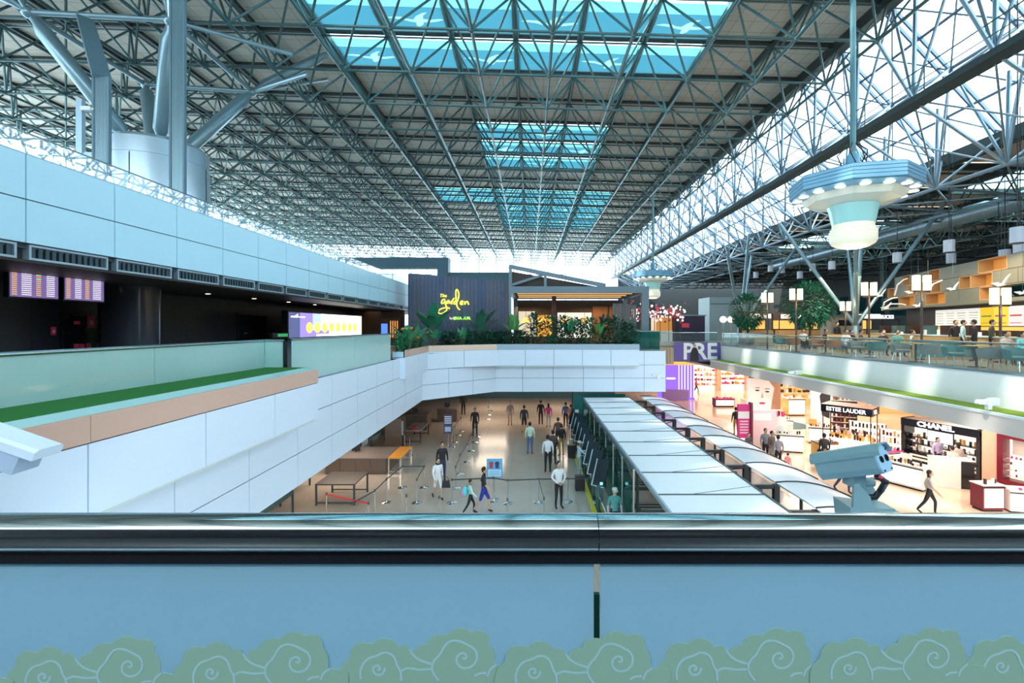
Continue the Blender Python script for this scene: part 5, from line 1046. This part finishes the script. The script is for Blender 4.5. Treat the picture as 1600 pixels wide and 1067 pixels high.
# people on the shop floor
def ps(label, px, py, rz, **k): x, y = FL(px, py); return person(label, x, y, 0, rz, **k)
ps('person in grey top and black trousers walking before the maroon counter', 1452, 804, .9, kind='walk', h=1.6, top=(.42,.37,.36), legs=BLK, sleeve='bare', long=True)
ps('staff member in lilac behind the service desk', 1465, 738, 0, kind='stand', h=1.62, top=(.45,.38,.62), legs=BLK, long=True); ps('staff member with back turned in pale dress at the black bay', 1488, 757, PI, kind='stand', h=1.66, top=(.72,.55,.48), legs=(.55,.38,.30)); ps('staff member with dark hair behind the one in the pale dress', 1497, 748, PI, kind='stand', h=1.62, top=(.6,.5,.45), legs=BLK, long=True)
ps('person in black standing behind the surveillance camera', 1288, 735, PI, kind='stand', h=1.75, top=BLK, legs=BLK); ps('legs and jacket of a person right of the arched canopy near the camera', 1318, 770, .3, kind='walk', h=1.65, top=(.5,.42,.36), legs=(.05,.06,.12))
ps('person in black with orange bag beside the magenta sign', 1150, 680, PI, kind='stand', h=1.75, top=BLK, legs=(.45,.20,.05)); ps('person in dark grey behind the arched canopy', 1196, 722, 0, kind='stand', h=1.68, top=GRY, legs=BLK); ps('person in brown in the group behind the arched canopy', 1206, 728, .5, kind='stand', h=1.7, top=(.16,.11,.09), legs=GRY); ps('person in mauve in the group behind the arched canopy', 1216, 735, PI, kind='stand', h=1.66, top=(.30,.26,.30), legs=BLK); ps('dark-haired child left of the group at the arched canopy', 1170, 718, 0, kind='stand', h=1.35, top=(.10,.09,.10), legs=BLK)
ps('small child in red and white by the arched canopy', 1231, 742, 2.2, kind='stand', h=1.0, top=(.7,.2,.2), legs=(.5,.2,.15)); ps('person in red top and black trousers walking at the far shop', 1088, 617, 1.2, kind='walk', h=1.7, top=(.55,.03,.06), legs=BLK); ps('person in black at the left edge of the far shop floor', 1045, 624, .4, kind='stand', h=1.72, top=BLK, legs=BLK); ps('person in navy beside the black-clad one at the far left', 1041, 622, .2, kind='stand', h=1.65, top=NVY, legs=BLK); ps('shopper in white by the red shelves of the cream shop', 1120, 606, PI, kind='stand', h=1.7, top=WHT, legs=WHT)
# ================================================================ CAFE GALLERY
CZ4 = 5.4
wd = mat('cafe_wood', (.55,.33,.14), .45, var=.15); WG = mat('cafe_sage', (.17,.165,.115), .5); M['amber_box'] = mat('amber_box', (.45,.20,.05), .5, em=(1,.42,.08), es=.22)
# shelf wall with menus
P0, P1 = (23.4,29.8), (19.5,16.0); a_ = math.atan2(P1[1]-P0[1],P1[0]-P0[0]); LWc = math.hypot(P1[0]-P0[0],P1[1]-P0[1])
t = thing('cafe_wall', 'sage cafe back wall with open amber cubby shelves above the menu boards', 'shelving', (P0[0],P0[1],CZ4), a_)
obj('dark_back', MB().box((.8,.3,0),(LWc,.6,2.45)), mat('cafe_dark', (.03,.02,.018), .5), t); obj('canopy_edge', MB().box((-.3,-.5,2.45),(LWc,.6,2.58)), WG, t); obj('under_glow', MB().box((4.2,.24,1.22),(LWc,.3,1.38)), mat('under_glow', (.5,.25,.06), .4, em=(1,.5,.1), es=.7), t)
random.seed(11)
for r in range(3):
    z0 = 2.58+r*.62; x = [-.3,.2,1.2][r]
    while x < LWc-.4:
        w_ = random.choice((.9,1.1,1.5,1.9)); k = random.random(); x1 = min(x+w_, LWc)
        if k < .45: obj('sage_panel', MB().box((x,-.45,z0),(x1-.02,.2,z0+.60)), WG, t)
        elif k < .85:
            cb = obj('cubby', MB().box((x,.12,z0),(x1-.02,.2,z0+.60)), 'amber_box', t); obj('cubby_frame', MB().box((x,-.45,z0),(x+.04,.12,z0+.60)).box((x1-.06,-.45,z0),(x1-.02,.12,z0+.60)).box((x,-.45,z0),(x1-.02,.12,z0+.03)).box((x,-.45,z0+.57),(x1-.02,.12,z0+.60)), wd, cb)
        else: obj('open_frame', MB().box((x,-.45,z0+.56),(x1,.2,z0+.60)).box((x,-.45,z0),(x1,.2,z0+.03)), WG, t)
        x = x1
random.seed(5)
for k in range(7):
    x = 4.4+k*.93; mb = obj('menu_board', MB().box((x,.12,1.42),(x+.86,.2,2.28)), mat('menu_%d' % (k//4), (.75,.74,.70), .4, em=(.95,.92,.85), es=.35) if k < 4 else emit('menu_c%d' % k, ((1,.6,.05),(1,.75,.1),(.95,.85,.8))[k-4], .7), t)
    for q in range(5 if k < 4 else 2): obj('menu_print', MB().box((x+.1,.11,1.54+q*(.13 if k<4 else .3)),(x+.76,.12,1.57+q*(.13 if k<4 else .34))), mat('menu_ink', (.45,.38,.34), .5) if k < 4 else (mat('menu_green', (.15,.4,.05), .5) if k == 4 else mat('menu_red', (.7,.08,.1), .5)), mb)
t2 = thing('service_bar', 'cafe service bar with pale top and machines below the menus', 'bar', (P0[0]-1.75,P0[1]+.4,CZ4), a_); obj('front', MB().box((1.2,0,0),(LWc-.4,.6,.95)), wd, t2); obj('bar_top', MB().box((1.1,-.05,.95),(LWc-.3,.65,1.0)), mat('bar_top', (.55,.70,.70), .3), t2)
for k in range(6): obj('machine', MB().box((2.0+k*1.6,.15,1.0),(2.6+k*1.6,.55,1.45)), random.choice(('white','steel','bottle_dark')), t2)
goods(t2, 1.4, LWc-.6, .1, .4, 1.0, 18, ['white','black','gold'], 'cup', (.1,.25), .09)
lx, ly = (1388-VX)/F*27.2, 27.2
ls = thing('cafe_sign', 'white cafe lettering on a thin dark sign rail', 'sign', (lx-.3,ly,EYE+.55)); txt('lettering', 'STARBUCKS', .30, MC['letter_white'], ls, (-.1,-.03,0), (PI/2,0,0), .02, 0, .85, .006); obj('sign_rail', MB().box((-1.0,0,-.18),(1.0,.05,-.14)), 'black', ls); obj('post', MB().box((.9,0,-1.95),(.96,.05,-.18)), 'black', ls); obj('post', MB().box((-.96,0,-1.95),(-.9,.05,-.18)), 'black', ls)
kb = thing('cafe_kiosk', 'cream and dark kiosk block left of the cafe lettering', 'kiosk', (20.9,32.2,CZ4)); obj('body', MB().box((0,0,0),(2.2,1.2,2.1)), mat('kiosk_cream', (.40,.37,.30), .5), kb); obj('dark_band', MB().box((.5,-.03,1.45),(2.1,0,1.85)), 'black', kb); obj('top', MB().box((-.1,-.1,2.1),(2.3,1.3,2.2)), 'steel_light', kb)
# lantern lamps
M['lan'] = mat('lantern_shade', (.95,.85,.62), .4, em=(1,.80,.48), es=1.5)
def lantern(label, px, py, d, s=1.0):
    x = (px-VX)/F*d; zt = EYE-(py-VY)/F*d; t = thing('lantern_post', label, 'lamp', (x,d,CZ4), 0, 'twin lantern posts of the cafe')
    h = zt-CZ4; obj('pole', MB().tube((0,0,.03),(0,0,h+.1),.045,8), mat('pole_bronze', (.06,.045,.04), .4), t); obj('foot', MB().lathe([(.2,0),(.2,.03),(.06,.06)], 16), 'black', t); obj('cross_bar', MB().box((-.36*s,-.03,h-.34*s),(.36*s,.03,h-.28*s)), MC['pole_bronze'], t)
    for k in (-1,1):
        q = obj('lantern_shade', MB().lathe([(.15*s,-.25*s),(.15*s,.42*s)], 14, (k*.24*s,0,h)), 'lan', t, True); obj('cap', MB().lathe([(.16*s,.42*s),(.16*s,.46*s)], 14, (k*.24*s,0,h)).lathe([(.16*s,-.29*s),(.16*s,-.25*s)], 14, (k*.24*s,0,h)), 'black', q)
    l = bpy.data.lights.new('lantern_light','POINT'); l.energy = 12; l.color = (1,.75,.45); l.shadow_soft_size = .2; lo = bpy.data.objects.new('lantern_light', l); col.objects.link(lo); lo.parent = t; lo.location = (0,-.3,h-.5)
for lab, px, py, d, s in (('leftmost twin lantern post before the left cafe tree',1199,467,27.5,.85),('twin lantern post between the two cafe trees',1244,462,25.5,.9),('short twin lantern post by the cream kiosk',1321,480,27.5,.8),('tall twin lantern post left of the cafe lettering',1358,454,23.0,.95),('twin lantern post in front of the menu boards',1440,445,19.5,.95),('rightmost twin lantern post before the coloured menus',1563,466,18.0,.95)): lantern(lab, px, py, d, s)
for i, (px, py) in enumerate(((1130,499),(1142,499))):
    p = P(px,py,37.5); t = thing('globe_lamp', '%s white globe lamp on the far gallery' % ('left','right')[i], 'lamp', (p[0],p[1],5.4)); ptube('pole', (0,0,0), (0,0,p[2]-5.4), .05, MC['kiosk_cream'], t); obj('globe', MB().ball((0,0,p[2]-5.4), .26, 14, 10), emit('globe_white', (1,.96,.88), 2), t, True)
# ceiling pendants
def hang_z(x): return zw(x)+.32 if x > 21.4 else gz0+(x-gx0)/(gx1-gx0)*(gz1-gz0)-.05
for i, (px, py, d) in enumerate(((1590,368,17),(1594,390,19.5),(1483,385,22),(1486,404,26),(1570,400,22),(1560,415,26),(1402,403,26),(1300,415,32),(1270,418,36),(1250,430,38),(1222,422,40),(1204,420,42),(1181,430,44),(1168,425,46))):
    p = P(px,py,d); t = thing('pendant_cylinder', '%s white cylinder pendant under the cafe roof from the right edge' % ORD[i], 'lamp', p, 0, 'white cylinder pendants'); ptube('rod', (0,0,.3), (0,0,hang_z(p[0])-p[2]), .02, 'black', t)
    obj('cylinder', MB().lathe([(.22,-.28),(.22,.30),(.05,.32)], 18), mat('pendant_white', (.55,.58,.66), .35), t, True); obj('rim', MB().lathe([(.225,-.30),(.225,-.27)], 18), 'black', t)
# indoor trees
def tree(label, x, y, h, w):
    t = thing('indoor_tree', label, 'tree', (x,y,CZ4), 0, 'cafe trees'); obj('tub', MB().lathe([(.45,0),(.5,.5),(.46,.5)], 16), 'black', t); tr = MB().path([(0,0,.4),(.05,0,1.2),(0,.05,2.0)], [.09,.07,.06], 7)
    for i in range(7): a = i*.9; tr.path([(0,0,1.5),(math.cos(a)*w*.25,math.sin(a)*w*.25,h*.7),(math.cos(a)*w*.4,math.sin(a)*w*.4,h*.9)], [.05,.03,.012], 5)
    obj('trunk', tr, 'trunk', t); mb = MB()
    for i in range(1500):
        v = Vector((random.gauss(0,1),random.gauss(0,1),random.gauss(0,1))).normalized()*random.uniform(.55,1)**.6; p = (v.x*w/2, v.y*w/2, h*.68+v.z*h*.34); blade(mb, p, (v.x+random.uniform(-.5,.5),v.y+random.uniform(-.5,.5),v.z*.6-.1), .34, .13, .6, 2)
    f = obj('foliage', mb, 'leaf1', t); f['kind'] = 'stuff'
tree('smaller dark leafy tree at the left of the cafe gallery', 16.3, 33.9+.9, 3.7, 2.4); tree('larger leafy tree near the middle of the cafe gallery', 18.0, 29.9, 4.1, 2.9)
# V shaped roof props
for i, (bx_, by_, lab, ups) in enumerate(((17.7,39.0,'slender grey roof prop branching up beyond the left cafe tree',((14.5,34,12),(17.0,36,14),(22,38,13.5),(21,44,13.5))),(19.8,28.2,'sturdy grey roof prop with spreading arms by the cream kiosk',((16.5,23.5,12.8),(19.5,27,14.5),(24,27,13.8),(22.5,33,13.8),(15.6,29.0,13.2))))):
    t = thing('roof_prop', lab, 'roof prop', (bx_,by_,CZ4)); obj('stub', MB().lathe([(.28,0),(.25,1.2),(.16,1.6)], 16), 'steel_light', t, True)
    for u in ups: ptube('arm', (0,0,1.4), (u[0]-bx_,u[1]-by_,u[2]-CZ4), .11, 'tube_blue', t, 10)
# seating behind the parapet glass
seat_m = [mat('seat_grey', (.20,.21,.21), .6), mat('seat_teal', (.07,.20,.21), .6), mat('seat_rust', (.35,.14,.09), .6)]
def tub_chair(label, x, y, rz, m):
    t = thing('tub_chair', label, 'chair', (x,y,CZ4), rz, 'cafe tub chairs'); obj('seat', MB().lathe([(.28,.34),(.31,.38),(.31,.44),(.26,.47)], 16), m, t, True)
    vs = []; n = 12
    for i in range(n+1):
        a = -.2+ (PI+.4)*i/n; c, s = math.cos(a), math.sin(a); hh = .76-.10*abs(i-n/2)/(n/2)
        vs += [(.33*c,.33*s,.36),(.38*c,.38*s,hh),(.33*c,.33*s,hh),(.29*c,.29*s,.40)]
    obj('backrest', MB().add(vs, [(4*i+j,4*i+4+j,4*i+4+(j+1)%4,4*i+(j+1)%4) for i in range(n) for j in range(4)]+[(0,1,2,3),(4*n+3,4*n+2,4*n+1,4*n)]), m, t, True)
    for a in range(4): ptube('leg', (.2*math.cos(a*PI/2+.78),.2*math.sin(a*PI/2+.78),.36), (.26*math.cos(a*PI/2+.78),.26*math.sin(a*PI/2+.78),0), .016, 'chrome', t)
def cafe_table(label, x, y):
    t = thing('cafe_table', label, 'table', (x,y,CZ4), 0, 'cafe tables'); obj('table_top', MB().box((-.34,-.34,.72),(.34,.34,.75)), wd, t); obj('pedestal', MB().tube((0,0,.03),(0,0,.72),.035,8), 'black', t); obj('foot', MB().lathe([(.25,0),(.25,.02),(.04,.04)], 16), 'black', t)
def sofa_box(label, x, y, w_, d_, m):
    t = thing('banquette', label, 'bench', (x,y,CZ4)); obj('wood_back', MB().box((0,0,0),(w_,.12,.95)), wd, t); obj('seat', MB().box((0,-d_,.12),(w_,0,.42)), m, t); obj('back_cushion', MB().box((.03,-.14,.44),(w_-.03,0,.8)), m, t); obj('plinth', MB().box((.03,-d_+.04,0),(w_-.03,0,.12)), wd, t)
k = 0
for i, y in enumerate((9.6,11.6,13.8,16.0,18.4,21.0,24.0,27.5)):
    cafe_table('%s square wooden table along the parapet glass from the right edge' % ORD[i], 15.3+.1*(i%2), y)
    tub_chair('%s near-side tub chair at the parapet tables from the right edge' % ORD[i], 15.2, y-.68, 2.9 if i % 2 else 3.4, seat_m[(0,0,1,0,0,1,2,2)[i]])
    tub_chair('%s far-side tub chair at the parapet tables from the right edge' % ORD[i], 15.25, y+.68, .1, seat_m[(1,0,1,1,0,0,2,1)[i]])
for i, (x, y, w_) in enumerate(((16.2,10.5,2.2),(16.3,14.9,2.4),(16.4,19.8,2.4),(16.6,25.8,3.0))): sofa_box('%s wooden backed bench behind the parapet tables from the right edge' % ORD[i], x, y, w_, .55, seat_m[1])
ppl = [('sit',1255,16.6,27,(.6,.65,.66),'pale top at the left end of the parapet'),('sit',1290,17.5,26.5,BLK,'black with long hair near the left cafe tables'),('stand',1308,19,28,BLK,'black standing behind the middle tables'),('sit',1330,16.4,22.8,BLK,'black leaning over a table by the short lantern'),('sit',1322,15.9,20.6,(.65,.66,.70),'white shirt and lilac shorts seated against the glass'),('sit',1345,17.6,23.5,(.10,.08,.07),'dark brown seated under the lettering'),('sit',1380,17.0,21.0,BLK,'black near the tall lantern post'),('sit',1402,17.2,20.2,(.10,.36,.30),'green seated by the bar'),('sit',1425,17.2,18.6,(.55,.66,.60),'pale green near the menu lantern'),('stand',1493,18.6,19.6,BLK,'black apron at the bar'),('stand',1505,18.2,18.6,(.45,.68,.68),'pale teal shirt at the bar'),('stand',1522,17.6,17.6,BLK,'black robe with back turned at the bar'),('stand',1550,18.4,17.4,(.06,.07,.05),'dark cap working behind the bar'),('sit',1572,17.2,16.4,(.5,.45,.42),'beige beside the right lantern'),('sit',1598,17.4,15.6,(.10,.42,.45),'turquoise at the right edge')]
for kd, px, xx, d, c, lab in ppl:
    d = xx*F/(px-VX); person('cafe guest in %s' % lab if kd == 'sit' else 'cafe person in %s' % lab, xx, d, CZ4, random.uniform(-.8,.8)+(PI if 'back' in lab else 0), kind=kd, h=1.66, top=c, legs=(.45,.42,.62) if 'lilac' in lab else BLK, long='hair' in lab, calf='bare' if 'lilac' in lab else None)
    if kd == 'sit':
        t = thing('stool', 'dark stool under the cafe guest in %s' % lab, 'stool', (xx,d,CZ4)); obj('seat', MB().lathe([(.19,.36),(.2,.39),(.19,.41)], 14), 'black', t)
        for q in range(4): ptube('leg', (.12*math.cos(q*PI/2+.8),.12*math.sin(q*PI/2+.8),.36), (.17*math.cos(q*PI/2+.8),.17*math.sin(q*PI/2+.8),0), .013, 'black', t)
# gulls and arc ornaments
for i, (px, py, d, s) in enumerate(((1424,457,23,.5),(1489,452,20,.42),(1565,445,18.5,.6),(1435,478,22,.4),(1385,482,24,.45),(1598,458,17.5,.45),(1376,462,25,.5))):
    p = P(px,py,d); t = thing('hanging_gull', '%s white gull mobile above the cafe bar' % ORD[i], 'ornament', p, 0, 'white gull mobiles'); mb = MB()
    obj('wing', MB().prism([(0,0,0),(.25*s,0,.12*s),(.62*s,0,.75*s),(.38*s,0,.55*s),(.12*s,0,.2*s)], (0,.03,0)), 'white', t); obj('wing', MB().prism([(0,0,0),(-.2*s,0,.18*s),(-.7*s,0,.12*s),(-.42*s,0,-.02*s),(-.1*s,0,-.08*s)], (0,.03,0)), 'white', t)
    obj('gull_body', MB().path([(-.3*s,.01,-.12*s),(0,.01,0),(.3*s,.01,.0)], [.02*s,.10*s,.03*s], 8), 'white', t, True); ptube('wire', (0,.01,.05), (0,.01,hang_z(p[0])-p[2]), .005, 'steel', t, 4)
for i, pts in enumerate(([(1398,462),(1402,445),(1412,437),(1418,435)],[(1378,485),(1382,472),(1394,466),(1402,465)],[(1380,482),(1392,475),(1408,475),(1415,477)],[(1450,455),(1458,444),(1472,438)],[(1575,455),(1583,462),(1587,473)])):
    w3 = [P(a,b,22.5-i*.4) for a, b in pts]; t = thing('arc_ornament', '%s thin white arc of the sculpture around the cafe shelving' % ORD[i], 'ornament', w3[0], 0, 'white arcs'); obj('arc', MB().path([tuple(Vector(q)-Vector(w3[0])) for q in w3], .035, 6), mat('arc_grey', (.45,.46,.45), .4), t, True); ptube('wire', (0,0,0), (0,0,hang_z(w3[0][0])-w3[0][2]), .005, 'steel', t, 4)
# far gallery beyond the pergola
t = thing('food_kiosk', 'dark navy food kiosk with red emblem on the far gallery', 'kiosk', (13.6,44,CZ4)); obj('body', MB().box((0,0,0),(3.0,2,2.4)), mat('navy_kiosk', (.02,.015,.05), .4), t); obj('emblem', MB().box((.8,-.02,1.3),(1.5,0,1.7)), 'red_sign', t); obj('lit_bay', MB().box((-1.6,.1,0),(-.1,2,2.3)), 'amber_box', t); obj('roof_edge', MB().box((-1.7,-.1,2.4),(3.1,2,2.5)), 'steel_light', t); obj('counter', MB().box((-1.5,-.4,0),(-.2,.1,1.0)), 'white', t)
for i in range(9):
    x = 9.0+i*.62; t = thing('blossom_branch', '%s red and white blossom spray over the far gallery from the left' % ORD[i], 'decoration', (x,42.5+.3*(i%3),CZ4), 0, 'blossom sprays'); ptube('stem', (0,0,0), (0,0,2.6), .03, 'trunk', t); mb = MB(); mb2 = MB()
    for q in range(26): (mb if random.random() < .5 else mb2).ball((random.gauss(0,.35),random.gauss(0,.3),2.6+random.gauss(0,.4)), random.uniform(.06,.13), 5, 4)
    for b_, m_ in ((mb, mat('blossom_red', (.55,.05,.10), .5)), (mb2, emit('blossom_white', (1,.85,.75), 1.0))): f = obj('blossoms', b_, m_, t); f['kind'] = 'stuff'
t = thing('grey_pavilion', 'tall grey box pavilion behind the left cafe tree', 'pavilion', (17.8,46,CZ4)); obj('box', MB().box((0,0,0),(4.6,3,4.3)), mat('pav_grey', (.28,.36,.38), .5), t); obj('seam', MB().box((.1,-.02,3.6),(3.2,0,3.66)), 'black', t)
for i, (x, y, w_) in enumerate(((17.2,37,2.2),(20.4,38,2.0),(23.2,38.5,1.8),(26,37.5,2.5))):
    t = thing('food_stall', '%s warm lit stall behind the cafe trees from the left' % ORD[i], 'stall', (x,y,CZ4), 0, 'warm lit stalls'); obj('counter', MB().box((0,0,0),(w_,.6,1.1)), wd, t); obj('back_wall', MB().box((0,1.2,0),(w_,1.3,2.6)), 'slat_brown', t); obj('sign_box', MB().box((.2,-.05,2.05),(w_-.2,.1,2.4)), emit('stall_sign', (1,.85,.65), 1.1), t); obj('lit_shelf', MB().box((.1,1.1,1.2),(w_-.1,1.2,1.9)), emit('stall_amber', (1,.5,.12), .9), t); obj('post', MB().box((0,0,1.1),(.06,.06,2.4)).box((w_-.06,0,1.1),(w_,.06,2.4)), 'black', t)
# ================================================================ SURVEILLANCE CAMERAS
CBm = mat('camera_blue', (.22,.36,.39), .4, .1); CBl = mat('camera_face', (.36,.58,.76), .35)
p = P(1352,800,3.1)
t = thing('surveillance_camera', 'twin-lens blue-grey surveillance camera on a tilting bracket behind the near rail', 'camera', (p[0],p[1],4.5))
z0 = p[2]-4.5
obj('post', MB().box((-.06,-.06,0),(.06,.06,z0-.05)), CBm, t); obj('base_block', MB().prism([(-.17,-.12,z0-.06),(.12,-.14,z0-.06),(.14,-.14,z0+.045),(-.17,-.10,z0+.07)], (.02,.2,0)), CBm, t)
obj('fork_arm', MB().prism([(-.15,-.10,z0+.05),(-.02,-.12,z0+.04),(-.04,-.1,z0+.14),(-.10,-.08,z0+.22),(-.13,-.08,z0+.21)], (0,.02,0)), CBm, t); obj('fork_arm', MB().prism([(-.02,.06,z0+.05),(.13,.06,z0+.04),(.11,.06,z0+.13),(.07,.06,z0+.2),(.03,.06,z0+.2)], (0,.02,0)), CBm, t); obj('fork_floor', MB().box((-.14,-.1,z0+.04),(.12,.07,z0+.06)), CBm, t)
fwd = Vector((.50,-.78,.36)).normalized(); rt = fwd.cross(Vector((0,0,1))).normalized(); up = rt.cross(fwd); ctr = Vector((-.10,.0,z0+.33))
oct_ = [(-.085,-.045),(-.055,-.085),(.055,-.085),(.085,-.045),(.085,.05),(.055,.085),(-.055,.085),(-.085,.05)]
def ring(dist, sc=1): return [ctr+fwd*dist+rt*a*sc+up*b*sc for a, b in oct_]
hs = obj('housing', MB().prism(ring(-.19), fwd*.38), CBm, t); obj('visor', MB().prism([ctr-fwd*.21+rt*a+up*b for a, b in ((-.094,.03),(-.094,.055),(-.06,.095),(.06,.095),(.094,.055),(.094,.03),(.088,.03),(.088,.05),(.056,.087),(-.056,.087),(-.088,.05),(-.088,.03))], fwd*.44), CBm, t)
fp = obj('face_plate', MB().prism(ring(.19,.98), fwd*.012), CBl, t)
for k in (-1,1): q = ctr+fwd*.202+rt*k*.036+up*.0; obj('lens', MB().tube(q, q+fwd*.006, .021, 16), 'black_gloss', fp)
for a, b in ((-.07,.05),(.07,.05),(-.05,-.068),(.05,-.068)): q = ctr+fwd*.2+rt*a+up*b; obj('bolt', MB().tube(q, q+fwd*.008, .007, 8), 'joint', fp)
obj('side_seam', MB().bar(ctr-fwd*.18-rt*.087+up*.02, ctr+fwd*.18-rt*.087+up*.02, .004, .006), 'joint', t); obj('side_seam', MB().bar(ctr+fwd*.06-rt*.087+up*.02, ctr+fwd*.06-rt*.087-up*.05, .004, .006), 'joint', t); obj('side_seam', MB().bar(ctr-fwd*.13-rt*.087+up*.01, ctr-fwd*.13-rt*.087-up*.05, .004, .006), 'joint', t)
obj('neck', MB().box((-.12,-.05,z0+.18),(-.03,.05,z0+.27)).tube((-.07,0,z0+.2),(.05,0,z0+.2),.03,12), CBm, t); obj('hose', MB().path([tuple(ctr+fwd*.12-up*.09), tuple(ctr+fwd*.16-up*.14), (.06,-.06,z0+.17), (.03,-.05,z0+.12), (-.02,-.03,z0+.11)], .02, 10), 'black', t, True); obj('red_knob', MB().ball(ctr+fwd*.17+rt*.06-up*.10, .012, 8, 6), 'red_sign', t)
t = thing('surveillance_camera', 'white boxed camera housing poking in at the left edge above the near rail', 'camera', P(-20,700,2.6)); CW = mat('cam_white', (.72,.82,.90), .35)
d_ = Vector((.86,.1,-.36)).normalized(); r_ = d_.cross(Vector((0,0,1))).normalized(); u_ = r_.cross(d_); e_ = Vector(P(62,722,2.6))-Vector(P(-20,700,2.6)); s_ = e_-d_*.75
obj('sun_shield', MB().prism([s_+r_*a+u_*b for a, b in ((-.09,.04),(.09,.04),(.09,.085),(.07,.10),(-.07,.10),(-.09,.085))], d_*.77), CW, t); obj('housing', MB().prism([s_+r_*a+u_*b for a, b in ((-.08,-.07),(.08,-.07),(.08,.036),(-.08,.036))], d_*.70), mat('cam_grey', (.45,.55,.68), .35), t); obj('under_plate', MB().prism([s_+r_*a+u_*b for a, b in ((-.06,-.10),(.06,-.10),(.07,-.072),(-.07,-.072))], d_*.62), CBm, t)
obj('arm', MB().path([tuple(s_+d_*.25-u_*.1), tuple(s_+d_*.2-u_*.3), (s_.x-.3,s_.y,-1.0), (s_.x-.3,s_.y,4.5-P(-20,700,2.6)[2])], .04, 8), CW, t)
for lab, q in (('small white camera clamped on the grey ledge near the parapet start',P(1244,585,22.8)),('small white camera with stalk on the right ledge above the black bay',P(1545,633,12.9*F/717)),('tiny white camera fixed low on the garden slab panels',P(1029,588,27.6))):
    t = thing('ledge_camera', lab, 'camera', q); gd = 'garden' in lab; obj('mount', MB().box((-.06,-.04,-.12),(.06,.06,.05)), 'white', t); obj('arm', MB().path([(0,0,.05),(-.1,-.03,.16),(-.22,-.05,.14)], .025, 7), 'white', t); obj('head', MB().box((-.36,-.12,.04),(-.16,.03,.16)).tube((-.36,-.05,.1),(-.42,-.05,.09),.045,10), 'white', t)
    if not gd: obj('side_box', MB().box((.02,-.06,.0),(.26,.08,.2)), 'white', t)
